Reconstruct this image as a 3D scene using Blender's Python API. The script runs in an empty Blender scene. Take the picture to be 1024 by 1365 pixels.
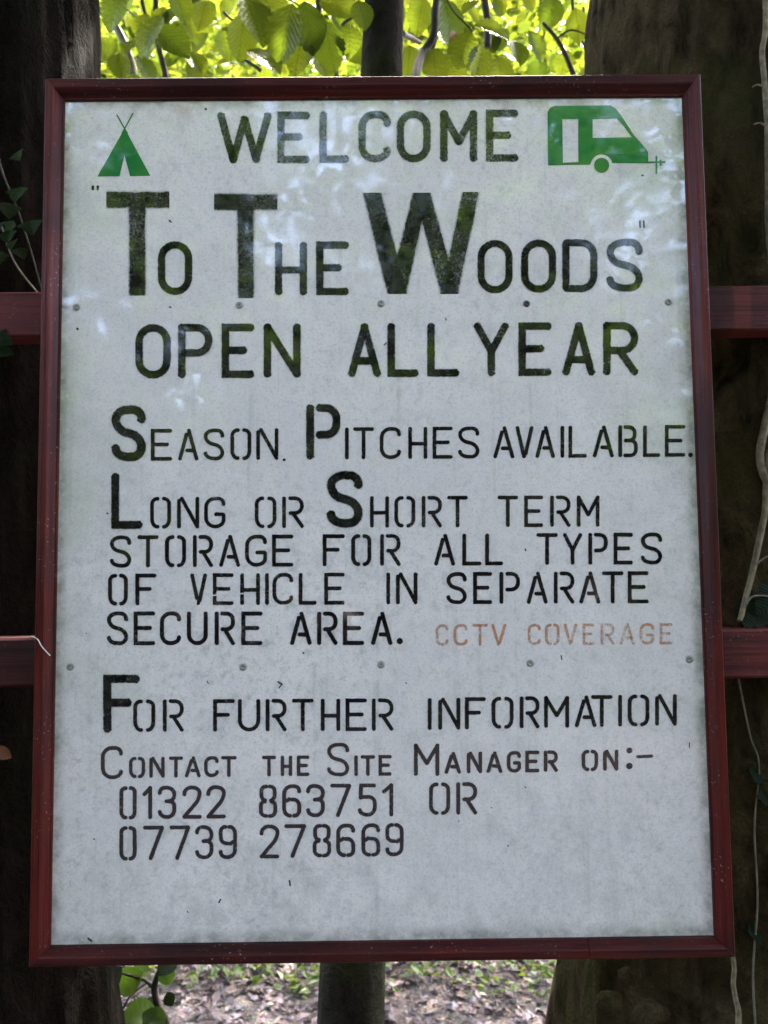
import bpy, bmesh, math, random
from mathutils import Vector, Matrix, noise
random.seed(7)
S = bpy.context.scene
col = S.collection
R = math.radians

# ------------------------------------------------------------------ camera
F, CX, CY = 1104.0, 512.0, 682.5            # focal length and centre, in pixels of the 1024x1365 photograph
ZS = 1.50                                   # height of the sign's middle above the ground
def cam_axes(p, y, r):
    right = Vector((math.cos(y), math.sin(y), 0)); fw0 = Vector((-math.sin(y), math.cos(y), 0)); up0 = Vector((0, 0, 1))
    fw = fw0*math.cos(p) + up0*math.sin(p); up = up0*math.cos(p) - fw0*math.sin(p)
    return right*math.cos(r) + up*math.sin(r), up*math.cos(r) - right*math.sin(r), fw
RT, UP, FW = cam_axes(0.0708160521, -0.00733679571, -0.0111313570)
CAM = Vector((-0.000579, -1.09036968, ZS - 0.0903217531))
cd = bpy.data.cameras.new('camera'); cam = bpy.data.objects.new('camera', cd); col.objects.link(cam)
cam.matrix_world = Matrix(((RT.x, UP.x, -FW.x, CAM.x), (RT.y, UP.y, -FW.y, CAM.y), (RT.z, UP.z, -FW.z, CAM.z), (0, 0, 0, 1)))
cd.sensor_fit = 'VERTICAL'; cd.sensor_height = 36; cd.sensor_width = 27; cd.lens = F/1365*36
cd.clip_start = 0.02; cd.clip_end = 600
cd.dof.use_dof = True; cd.dof.focus_distance = 1.10; cd.dof.aperture_fstop = 6.5
S.camera = cam

# ------------------------------------------------------------------ world, sun, exposure
SUN_EL, SUN_AZ = R(62), R(25)
w = bpy.data.worlds.new('World'); S.world = w; w.use_nodes = True
nt = w.node_tree; nt.nodes.clear()
sky = nt.nodes.new('ShaderNodeTexSky'); sky.sky_type = 'NISHITA'; sky.sun_disc = False
sky.sun_elevation = SUN_EL; sky.sun_rotation = SUN_AZ; sky.dust_density = 6.0; sky.air_density = 1.0; sky.ozone_density = 0.3
bg = nt.nodes.new('ShaderNodeBackground'); bg.inputs[1].default_value = 0.15
wo = nt.nodes.new('ShaderNodeOutputWorld')
nt.links.new(sky.outputs[0], bg.inputs[0]); nt.links.new(bg.outputs[0], wo.inputs[0])
sd = bpy.data.lights.new('sun', 'SUN'); sd.energy = 2.0; sd.angle = R(0.5); sd.color = (1, 0.95, 0.86)
sun = bpy.data.objects.new('sun', sd); col.objects.link(sun)
SDIR = Vector((math.sin(SUN_AZ)*math.cos(SUN_EL), math.cos(SUN_AZ)*math.cos(SUN_EL), math.sin(SUN_EL)))
sun.rotation_euler = SDIR.to_track_quat('Z', 'Y').to_euler()
S.view_settings.view_transform = 'Standard'; S.view_settings.look = 'None'
S.view_settings.exposure = 4.25; S.view_settings.gamma = 1; S.view_settings.use_curve_mapping = False
S.render.engine = 'CYCLES'
S.cycles.max_bounces = 8; S.cycles.transparent_max_bounces = 8

# ------------------------------------------------------------------ helpers
def at(px, py, Y):
    """point of the world at depth Y that the photograph shows at pixel (px, py)"""
    d = FW + RT*((px-CX)/F) - UP*((py-CY)/F)
    return CAM + d*((Y-CAM.y)/d.y)
def on_ground(px, py, z=0.0):
    d = FW + RT*((px-CX)/F) - UP*((py-CY)/F)
    return CAM + d*((z-CAM.z)/d.z)
def tag(o, label=None, cat=None, group=None, kind=None):
    if label: o['label'] = label
    if cat: o['category'] = cat
    if group: o['group'] = group
    if kind: o['kind'] = kind
    return o
def empty(name, loc, label, cat, group=None):
    o = bpy.data.objects.new(name, None); col.objects.link(o); o.location = loc; o.empty_display_size = .05
    return tag(o, label, cat, group)
def link(name, me, parent=None):
    o = bpy.data.objects.new(name, me); col.objects.link(o)
    if parent is not None: o.parent = parent
    return o
def origin(p):
    v = Vector((0, 0, 0))
    while p is not None:
        v = v + p.location; p = p.parent
    return v
def part(name, verts, faces, mat, parent=None, smooth=False, uvs=None):
    """mesh object from world-space vertices, kept relative to the thing it belongs to"""
    o0 = origin(parent)
    return link(name, mesh(name, [Vector(v)-o0 for v in verts], faces, mat, smooth, uvs), parent)
def mesh(name, verts, faces, mat, smooth=False, uvs=None):
    me = bpy.data.meshes.new(name); me.from_pydata([tuple(v) for v in verts], [], faces)
    if uvs is not None:
        ul = me.uv_layers.new(name='uv')
        for l in me.loops: ul.data[l.index].uv = uvs[l.vertex_index]
    if smooth:
        me.polygons.foreach_set('use_smooth', [True]*len(me.polygons))
    if mat: me.materials.append(mat)
    me.update(); return me

class N:
    """small node-tree writer"""
    def __init__(s, name):
        s.m = bpy.data.materials.new(name); s.m.use_nodes = True; s.t = s.m.node_tree; s.t.nodes.clear()
        s.out = s.n('ShaderNodeOutputMaterial')
    def n(s, typ, ins=None, **kw):
        x = s.t.nodes.new(typ)
        for k, v in kw.items(): setattr(x, k, v)
        if ins:
            for k, v in ins.items():
                if isinstance(v, bpy.types.NodeSocket): s.t.links.new(v, x.inputs[k])
                else: x.inputs[k].default_value = v
        return x
    def coord(s, which='Object', scale=(1, 1, 1), loc=(0, 0, 0)):
        c = s.n('ShaderNodeTexCoord')
        return s.n('ShaderNodeMapping', {'Vector': c.outputs[which], 'Scale': scale, 'Location': loc}).outputs[0]
    def noise(s, vec, scale, detail=4, rough=.55, dist=0):
        return s.n('ShaderNodeTexNoise', {'Vector': vec, 'Scale': scale, 'Detail': detail, 'Roughness': rough, 'Distortion': dist}).outputs[0]
    def ramp(s, fac, stops, interp='LINEAR'):
        r = s.n('ShaderNodeValToRGB', {'Fac': fac}); e = r.color_ramp.elements; r.color_ramp.interpolation = interp
        while len(e) < len(stops): e.new(0.5)
        for i, (p, c) in enumerate(stops):
            e[i].position = p; e[i].color = (c, c, c, 1) if isinstance(c, (int, float)) else (*c, 1)
        return r.outputs[0]
    def math(s, op, a, b=None, clamp=False):
        x = s.n('ShaderNodeMath', operation=op, use_clamp=clamp)
        for i, v in enumerate((a, b)):
            if v is None: continue
            if isinstance(v, bpy.types.NodeSocket): s.t.links.new(v, x.inputs[i])
            else: x.inputs[i].default_value = v
        return x.outputs[0]
    def mix(s, fac, a, b, blend='MIX'):
        x = s.n('ShaderNodeMix', data_type='RGBA', blend_type=blend)
        for i, v in ((0, fac), (6, a), (7, b)):
            if isinstance(v, bpy.types.NodeSocket): s.t.links.new(v, x.inputs[i])
            else: x.inputs[i].default_value = v if i == 0 else (*v, 1)
        return x.outputs[2]
    def bump(s, h, strength=.3, dist=.002):
        return s.n('ShaderNodeBump', {'Height': h, 'Strength': strength, 'Distance': dist}).outputs[0]
    def pbr(s, **kw):
        return s.n('ShaderNodeBsdfPrincipled', {k.replace('_', ' '): v for k, v in kw.items()})
    def done(s, shader):
        s.t.links.new(shader, s.out.inputs[0]); return s.m

# ------------------------------------------------------------------ materials
def m_panel():
    g = N('white_sign_sheet'); v = g.coord()
    big = g.noise(v, 3.2, 5, .6); fine = g.noise(v, 90, 5, .7); mid = g.noise(v, 22, 6, .72)
    c = g.mix(g.ramp(big, [(.35, 0), (.7, 1)]), (.71, .63, .615), (.81, .715, .685))
    c = g.mix(g.math('MULTIPLY', g.ramp(mid, [(.46, 0), (.74, .42)]), g.ramp(big, [(.38, .15), (.62, 1)])), c, (.36, .35, .35))
    c = g.mix(g.math('MULTIPLY', g.ramp(fine, [(.52, 0), (.72, .55)]), g.ramp(g.noise(v, 2.1, 4, .6), [(.38, .2), (.65, 1)])), c, (.27, .26, .25))
    sx = g.n('ShaderNodeSeparateXYZ', {0: v})
    edge = g.ramp(g.math('ABSOLUTE', sx.outputs[0]), [(.28, 0), (.43, 1)])
    alg = g.math('MULTIPLY', edge, g.ramp(g.noise(v, 6, 5, .65), [(.44, 0), (.70, .60)]))
    c = g.mix(alg, c, (.36, .39, .26))
    low = g.math('MULTIPLY', g.ramp(g.math('MULTIPLY', sx.outputs[2], -1), [(.25, 0), (.56, 1)]), g.ramp(g.noise(v, 34, 7, .75), [(.46, 0), (.68, .5)]))
    c = g.mix(low, c, (.33, .33, .31))
    # thin runs of dirt washed down the sheet
    runs = g.noise(g.coord(scale=(55, 1, 1.6)), 1.0, 4, .6)
    c = g.mix(g.math('MULTIPLY', g.ramp(runs, [(.58, 0), (.75, .45)]), g.ramp(mid, [(.35, 0), (.6, 1)])), c, (.34, .33, .29))
    rust = g.math('MULTIPLY', g.ramp(sx.outputs[2], [(.50, 0), (.562, 1)]), g.ramp(g.noise(v, 26, 4, .6), [(.50, 0), (.68, .5)]))
    c = g.mix(rust, c, (.26, .17, .10))
    rim = g.math('MAXIMUM', g.ramp(g.math('ABSOLUTE', sx.outputs[0]), [(.412, 0), (.423, 1)]), g.ramp(g.math('ABSOLUTE', sx.outputs[2]), [(.548, 0), (.560, 1)]))
    c = g.mix(g.math('MULTIPLY', rim, g.ramp(g.noise(v, 40, 4, .7), [(.35, .1), (.65, .75)])), c, (.17, .16, .12))
    grit = g.noise(v, 330, 4, .75)
    c = g.mix(g.ramp(grit, [(.50, 0), (.70, .55)]), c, (.34, .335, .35))
    c = g.mix(g.ramp(g.noise(v, 210, 3, .7), [(.60, 0), (.72, .5)]), c, (.80, .79, .80))
    dots = g.n('ShaderNodeTexVoronoi', {'Vector': v, 'Scale': 38, 'Randomness': 1.0})
    keep = g.ramp(g.noise(v, 11, 2), [(.56, 0), (.62, 1)])
    d = g.math('MULTIPLY', g.ramp(dots.outputs['Distance'], [(.0, .8), (.05, 0)]), keep)
    c = g.mix(d, c, (.06, .06, .05))
    bp2 = g.n('ShaderNodeBump', {'Height': g.noise(v, 5, 3), 'Strength': .22, 'Distance': .004}).outputs[0]
    rgh = g.ramp(g.noise(v, 9, 5, .7), [(.3, .015), (.75, .07)])
    return g.done(g.pbr(Base_Color=c, Roughness=rgh, Normal=bp2, IOR=1.8).outputs[0])
def m_paint(name, colr, wear=.5, fade=(.2, .2, .2), seed=0.0, soft=.75):
    g = N(name); v = g.coord(loc=(seed, seed*.7, 0))
    uv = g.n('ShaderNodeTexCoord').outputs['UV']; sx = g.n('ShaderNodeSeparateXYZ', {0: uv})
    edge = g.math('ABSOLUTE', g.math('SUBTRACT', sx.outputs[0], .5))      # 0 middle of the stroke, .5 at its edge
    edge = g.math('MULTIPLY', edge, 2)
    n1 = g.noise(v, 55, 6, .7); n2 = g.noise(v, 260, 4, .65); n3 = g.noise(v, 14, 3, .6)
    c = g.mix(g.ramp(n1, [(.42, 0), (.72, 1)]), colr, fade)
    e = g.ramp(edge, [(soft, 0), (1.0, 1)])
    a = g.math('ADD', g.math('MULTIPLY', e, .40), g.math('MULTIPLY', n2, .55))
    a = g.math('ADD', a, g.math('MULTIPLY', n3, .45*wear + .1))
    n4 = g.noise(v, 520, 3, .7)
    a = g.math('ADD', a, g.math('MULTIPLY', g.math('SUBTRACT', n4, .5), .30))
    gone = g.ramp(a, [(.56 - .10*wear, 0), (.80 - .06*wear, .85)])
    bs = g.pbr(Base_Color=c, Roughness=g.ramp(n1, [(.3, .02), (.8, .10)]), Normal=g.n('ShaderNodeBump', {'Height': g.noise(g.coord(), 5, 3), 'Strength': .22, 'Distance': .004}).outputs[0], IOR=1.8)
    tr = g.n('ShaderNodeBsdfTransparent')
    mx = g.n('ShaderNodeMixShader', {0: gone, 1: bs.outputs[0], 2: tr.outputs[0]})
    return g.done(mx.outputs[0])
def m_stained(name, a, b, c_, axis=0, band=None, rough=(.28, .5)):
    """dark red-brown wood stain; the grain runs along the given axis"""
    g = N(name); sc = [60, 60, 60]; sc[axis] = 2.2
    v = g.coord(scale=tuple(sc)); o = g.coord()
    gr = g.noise(v, 1.0, 6, .65, .4); pt = g.noise(o, 5, 4, .6); sm = g.noise(o, 120, 4, .6)
    sc2 = [240, 240, 240]; sc2[axis] = 5
    fg = g.noise(g.coord(scale=tuple(sc2)), 1.0, 5, .7, .3)
    c = g.mix(g.ramp(gr, [(.38, 0), (.62, 1)]), a, b)
    c = g.mix(g.ramp(pt, [(.42, 0), (.72, .8)]), c, c_)
    c = g.mix(g.ramp(fg, [(.50, 0), (.66, .85)]), c, (.012, .004, .005))
    c = g.mix(g.ramp(g.noise(o, 3.1, 3), [(.5, 0), (.60, .7)]), c, (.018, .005, .005))
    c = g.mix(g.ramp(sm, [(.64, 0), (.76, .5)]), c, (.13, .085, .075))
    c = g.mix(g.math('MULTIPLY', g.ramp(g.noise(o, 260, 3), [(.64, 0), (.68, .8)]), g.ramp(g.noise(o, 9, 3), [(.52, 0), (.6, 1)])), c, (.26, .19, .16))
    if band:
        sx = g.n('ShaderNodeSeparateXYZ', {0: o}).outputs[0]
        wob = g.math('ADD', sx, g.math('MULTIPLY', g.math('SUBTRACT', g.noise(o, 30, 2), .5), .006))
        f = g.math('MULTIPLY', g.n('ShaderNodeMapRange', {0: wob, 1: band[0]-.002, 2: band[0]+.003}).outputs[0], g.n('ShaderNodeMapRange', {0: wob, 1: band[1]+.003, 2: band[1]-.002}).outputs[0])
        f = g.math('MULTIPLY', f, g.ramp(fg, [(.35, 1), (.65, .35)]))
        c = g.mix(g.math('MULTIPLY', f, .75), c, (.15, .030, .016))
    bp = g.bump(g.math('ADD', gr, g.math('MULTIPLY', fg, .8)), .7, .0018)
    return g.done(g.pbr(Base_Color=c, Roughness=g.ramp(pt, [(.3, rough[0]), (.7, rough[1])]), Specular_IOR_Level=.16, Normal=bp).outputs[0])
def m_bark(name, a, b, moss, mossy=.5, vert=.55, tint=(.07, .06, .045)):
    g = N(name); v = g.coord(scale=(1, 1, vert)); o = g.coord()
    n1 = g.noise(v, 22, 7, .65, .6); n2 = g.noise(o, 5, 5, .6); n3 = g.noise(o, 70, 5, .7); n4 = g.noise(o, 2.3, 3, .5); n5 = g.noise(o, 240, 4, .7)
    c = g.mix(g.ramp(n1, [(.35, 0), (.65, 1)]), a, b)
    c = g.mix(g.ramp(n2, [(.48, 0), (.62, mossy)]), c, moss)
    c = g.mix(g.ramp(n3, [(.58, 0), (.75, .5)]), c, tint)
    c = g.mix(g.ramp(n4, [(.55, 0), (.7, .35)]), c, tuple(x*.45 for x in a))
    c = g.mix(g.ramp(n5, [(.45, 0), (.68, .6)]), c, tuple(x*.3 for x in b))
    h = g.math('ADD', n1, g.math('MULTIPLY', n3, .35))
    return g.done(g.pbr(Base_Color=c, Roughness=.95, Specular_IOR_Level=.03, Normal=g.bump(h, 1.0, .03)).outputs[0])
def m_leaf(name, a, b, trans_a, trans_b, tw=.55, veins=True, gloss=.35, spec=.5):
    g = N(name)
    oi = g.n('ShaderNodeObjectInfo').outputs['Random']; isl = g.n('ShaderNodeNewGeometry').outputs['Random Per Island']
    rnd = g.math('FRACT', g.math('ADD', g.math('MULTIPLY', oi, 7.31), isl))
    bump = None
    ca = g.mix(rnd, a, b); ct = g.mix(rnd, trans_a, trans_b)
    if veins:
        uv = g.n('ShaderNodeTexCoord').outputs['UV']; sx = g.n('ShaderNodeSeparateXYZ', {0: uv})
        x = g.math('ABSOLUTE', g.math('SUBTRACT', sx.outputs[0], .5))
        ph = g.math('MULTIPLY', g.math('SUBTRACT', sx.outputs[1], g.math('MULTIPLY', x, .62)), 62)
        wv = g.math('SINE', ph)
        vein = g.math('MAXIMUM', g.ramp(wv, [(.0, 0), (.80, 0), (1.0, .75)]), g.ramp(x, [(.0, 1), (.025, 0)]))
        ct = g.mix(g.math('MULTIPLY', vein, .8), ct, tuple(q*.35 for q in trans_a))
        ca = g.mix(g.math('MULTIPLY', vein, .4), ca, tuple(min(1, q*2.0) for q in a))
        patch = g.noise(g.coord(), 60, 4, .6)
        ct = g.mix(g.ramp(patch, [(.5, 0), (.75, .45)]), ct, tuple(q*.6 for q in trans_b))
        bump = g.bump(wv, .35, .0012)
    kw = dict(Base_Color=ca, Roughness=gloss, Specular_IOR_Level=spec)
    if bump is not None: kw['Normal'] = bump
    p = g.pbr(**kw)
    t = g.n('ShaderNodeBsdfTranslucent', {'Color': ct})
    return g.done(g.n('ShaderNodeMixShader', {0: tw, 1: p.outputs[0], 2: t.outputs[0]}).outputs[0])
def m_plain(name, a, b, scale=30, rough=.7, bump=.3, metallic=0.0):
    g = N(name); o = g.coord(); n = g.noise(o, scale, 5, .65)
    return g.done(g.pbr(Base_Color=g.mix(g.ramp(n, [(.35, 0), (.7, 1)]), a, b), Roughness=rough, Metallic=metallic, Normal=g.bump(n, bump, .002)).outputs[0])
def m_ground():
    g = N('forest_floor'); o = g.coord()
    n1 = g.noise(o, 3, 6, .65); n2 = g.noise(o, 45, 6, .7); vo = g.n('ShaderNodeTexVoronoi', {'Vector': o, 'Scale': 60})
    c = g.mix(g.ramp(n2, [(.35, 0), (.68, 1)]), (.03, .022, .019), (.11, .086, .082))
    c = g.mix(g.ramp(n1, [(.4, 0), (.6, .5)]), c, (.07, .056, .050))
    c = g.mix(.35, c, vo.outputs['Color'], 'OVERLAY')
    c = g.mix(.3, c, (.08, .064, .062))
    return g.done(g.pbr(Base_Color=c, Roughness=.9, Normal=g.bump(g.math('ADD', n2, vo.outputs['Distance']), .8, .02)).outputs[0])
def m_litter():
    g = N('leaf_litter'); r = g.n('ShaderNodeNewGeometry').outputs['Random Per Island']
    c = g.ramp(r, [(0, (.025, .016, .017)), (.3, (.075, .048, .050)), (.55, (.115, .080, .088)), (.8, (.14, .10, .112)), (.92, (.15, .105, .08)), (.98, (.19, .16, .175)), (1, (.14, .04, .02))])
    return g.done(g.pbr(Base_Color=c, Roughness=.6).outputs[0])

M_PANEL = m_panel()
M_FRAME = m_stained('red_brown_stain_across', (.034, .005, .006), (.095, .013, .009), (.044, .011, .010), 0)
M_FRAME_V = m_stained('red_brown_stain_upright', (.044, .004, .004), (.122, .014, .008), (.048, .010, .008), 2)
M_RAIL = m_stained('rail_stain', (.060, .009, .009), (.150, .022, .017), (.090, .022, .022), 0, rough=(.4, .65))

# ------------------------------------------------------------------ shape builders
def tube(path, radii, seg=10, cap=True, wob=0.0):
    """verts, faces of a tapering tube along a path"""
    V, Fc = [], []; n = len(path)
    ref = Vector((0.3, 1, .1)).normalized()
    for i, p in enumerate(path):
        t = (path[min(i+1, n-1)] - path[max(i-1, 0)]).normalized()
        a = t.cross(ref)
        if a.length < .1: a = t.cross(Vector((1, 0, 0)))
        a.normalize(); b = t.cross(a)
        for k in range(seg):
            th = 2*math.pi*k/seg
            rr = radii[i]*(1 + wob*(noise.noise(p*9 + Vector((k*1.7, 0, 0)))))
            V.append(p + (a*math.cos(th) + b*math.sin(th))*rr)
    for i in range(n-1):
        for k in range(seg):
            k2 = (k+1) % seg
            Fc.append((i*seg+k, i*seg+k2, (i+1)*seg+k2, (i+1)*seg+k))
    if cap:
        Fc.append(tuple(range(seg-1, -1, -1))); Fc.append(tuple((n-1)*seg+k for k in range(seg)))
    return V, Fc
def smooth_path(pts, sub=6):
    out = []; P = [pts[0]] + list(pts) + [pts[-1]]
    for i in range(1, len(P)-2):
        for k in range(sub):
            t = k/sub; a, b, c, d = P[i-1], P[i], P[i+1], P[i+2]
            out.append(.5*((2*b) + (c-a)*t + (2*a-5*b+4*c-d)*t*t + (3*b-a-3*c+d)*t**3))
    out.append(pts[-1]); return out
def box(x0, x1, y0, y1, z0, z1, bev=.002):
    """a box with chamfered long edges (length along x)"""
    b = bev
    prof = [(y0+b, z0), (y1-b, z0), (y1, z0+b), (y1, z1-b), (y1-b, z1), (y0+b, z1), (y0, z1-b), (y0, z0+b)]
    V = [Vector((x, y, z)) for x in (x0, x1) for y, z in prof]
    Fc = [(k, (k+1) % 8, 8+(k+1) % 8, 8+k) for k in range(8)] + [tuple(range(7, -1, -1)), tuple(range(8, 16))]
    return V, Fc

# ------------------------------------------------------------------ the ground
M_GROUND = m_ground(); M_LITTER = m_litter()
def ground_z(x, y):
    return .035*noise.noise(Vector((x*.5, y*.5, 0))) + .012*noise.noise(Vector((x*2.3, y*2.3, 4))) + max(0, y-6)*.02
V, Fc = [], []
xs = [-120, -60, -30, -15, -9, -6] + [-4+.16*i for i in range(51)] + [6, 9, 15, 30, 60, 120]
ys = [-120, -60, -30, -15, -9, -6, -4, -3] + [-2+.16*i for i in range(52)] + [8, 10, 15, 30, 60, 120]
for y in ys:
    for x in xs: V.append(Vector((x, y, ground_z(x, y))))
for j in range(len(ys)-1):
    for i in range(len(xs)-1):
        a = j*len(xs)+i; Fc.append((a, a+1, a+1+len(xs), a+len(xs)))
tag(part('ground', V, Fc, M_GROUND, smooth=True), kind='structure')

# ------------------------------------------------------------------ the sign
sign = empty('welcome_sign', (0, 0, ZS), 'large white campsite welcome sign in a dark red wooden frame, fixed to two rails', 'sign')
HW, HH = .45, .58728
DP = .0145                                   # the sheet lies this far behind the face of the frame
def sp(x, z, y): return Vector((x, y, ZS+z))
# frame: profile (inset from the outer edge, depth)
PROF = [(0, .034), (0, .0025), (.0022, 0), (.0140, 0), (.0160, .0012), (.0245, .0102), (.0272, .0110), (.0280, .0142), (.0280, .034)]
def frame_rail(c0, c1, nrm, mat, t0=None, t1=None, proud=0.0, segs=24, wide=1.0, e0=1.0, e1=1.0):
    """mitred rail from outer corner c0 to c1; nrm points to the inside of the frame"""
    V, Fc = [], []; c0 = Vector(c0); c1 = Vector(c1); d = (c1-c0).normalized(); n_ = Vector(nrm); L = (c1-c0).length
    for k in range(segs+1):
        for u, y in PROF:
            m0 = u*e0 if t0 is None else t0; m1 = L-u*e1 if t1 is None else t1
            q = m0 + (m1-m0)*k/segs
            p = c0 + d*q + n_*(u*wide)
            wv = .0004*noise.noise(Vector((q*9, u*60, c0.x*7)))
            V.append(Vector((p.x, y - (proud if y < .03 else 0) + wv, ZS + p.y)))
    m = len(PROF)
    for k in range(segs):
        for j in range(m):
            j2 = (j+1) % m; Fc.append((k*m+j, k*m+j2, (k+1)*m+j2, (k+1)*m+j))
    Fc.append(tuple(range(m))); Fc.append(tuple(segs*m+j for j in range(m-1, -1, -1)))
    o = part('frame_rail', V, Fc, mat, sign)
    bm = bmesh.new(); bm.from_mesh(o.data); bmesh.ops.recalc_face_normals(bm, faces=bm.faces); bm.to_mesh(o.data); bm.free()
    return o
g_ = .0004
WT, WL, WR, WB = .94, .83, .79, .78           # the four sides are not quite equally wide
frame_rail((-HW+g_, HH), (HW-g_, HH), (0, -1), M_FRAME, wide=WT, e0=WL, e1=WR)
frame_rail((-HW, -HH), (-HW, HH), (1, 0), M_FRAME_V, wide=WL, e0=WB, e1=WT)
frame_rail((HW, -HH), (HW, HH), (-1, 0), M_FRAME_V, wide=WR, e0=WB, e1=WT)
XJ = at(785, 1255, 0).x + HW
frame_rail((-HW+g_, -HH), (HW-g_, -HH), (0, 1), M_FRAME, t1=XJ, wide=WB, e0=WL)
frame_rail((-HW+g_, -HH), (HW-g_, -HH), (0, 1), M_FRAME, t0=XJ+.0008, proud=.0009, segs=6, wide=WB, e1=WR)
# the sheet
V, Fc = [], []; nx, nz = 24, 30
for j in range(nz+1):
    for i in range(nx+1):
        x = -.4285+.857*i/nx; z = -.5675+1.131*j/nz
        V.append(sp(x, z, DP))
k0 = len(V)
Fc = [(j*(nx+1)+i, j*(nx+1)+i+1, (j+1)*(nx+1)+i+1, (j+1)*(nx+1)+i) for j in range(nz) for i in range(nx)]
V += [sp(-.4285, -.5675, DP+.006), sp(.4285, -.5675, DP+.006), sp(.4285, .5635, DP+.006), sp(-.4285, .5635, DP+.006)]
Fc.append((k0, k0+3, k0+2, k0+1))
panel = part('sign_panel', V, Fc, M_PANEL, sign)

# screws that hold the sheet
M_SCREW = m_plain('weathered_screw', (.16, .15, .13), (.34, .32, .28), 300, .5, .3, .4)
M_SCREW_RUST = m_plain('rusty_screw', (.035, .022, .018), (.10, .05, .03), 300, .7, .4, .2)
M_DISH = m_plain('screw_dish', (.27, .28, .27), (.50, .51, .50), 200, .5, .2)
def screw(px, py, mat):
    c = at(px, py, DP); V, Fc = [], []; rings = [(.0001, -.0004), (.0028, -.0016), (.0042, -.0010), (.0043, .0002)]
    a0 = random.random()*3
    for r_, y in rings:
        for k in range(12): V.append(c + Vector((math.cos(k*math.pi/6+a0)*r_, y, math.sin(k*math.pi/6+a0)*r_)))
    for i in range(3):
        for k in range(12): Fc.append((i*12+k, i*12+(k+1) % 12, (i+1)*12+(k+1) % 12, (i+1)*12+k))
    Fc.append(tuple(range(12)))
    o = part('screw', V, Fc, mat, sign, smooth=False)
    # shallow ring of dirt pressed round it
    V, Fc = [], []
    for r_, y in ((.0044, -.00035), (.0054, -.0001)):
        for k in range(16): V.append(c + Vector((math.cos(k*math.pi/8)*r_*(1+.1*math.sin(k*2.1+a0)), y, math.sin(k*math.pi/8)*r_)))
    for k in range(16): Fc.append((k, (k+1) % 16, 16+(k+1) % 16, 16+k))
    part('washer', V, Fc, M_DISH, o)
for (px, py, rusty) in [(102, 410, 0), (319, 407, 0), (508, 405, 0), (702, 405, 1), (891, 403, 0), (94, 889, 0), (324, 889, 0), (508, 886, 0), (707, 884, 0), (919, 879, 0)]:
    screw(px, py, M_SCREW_RUST if rusty else M_SCREW)

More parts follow.
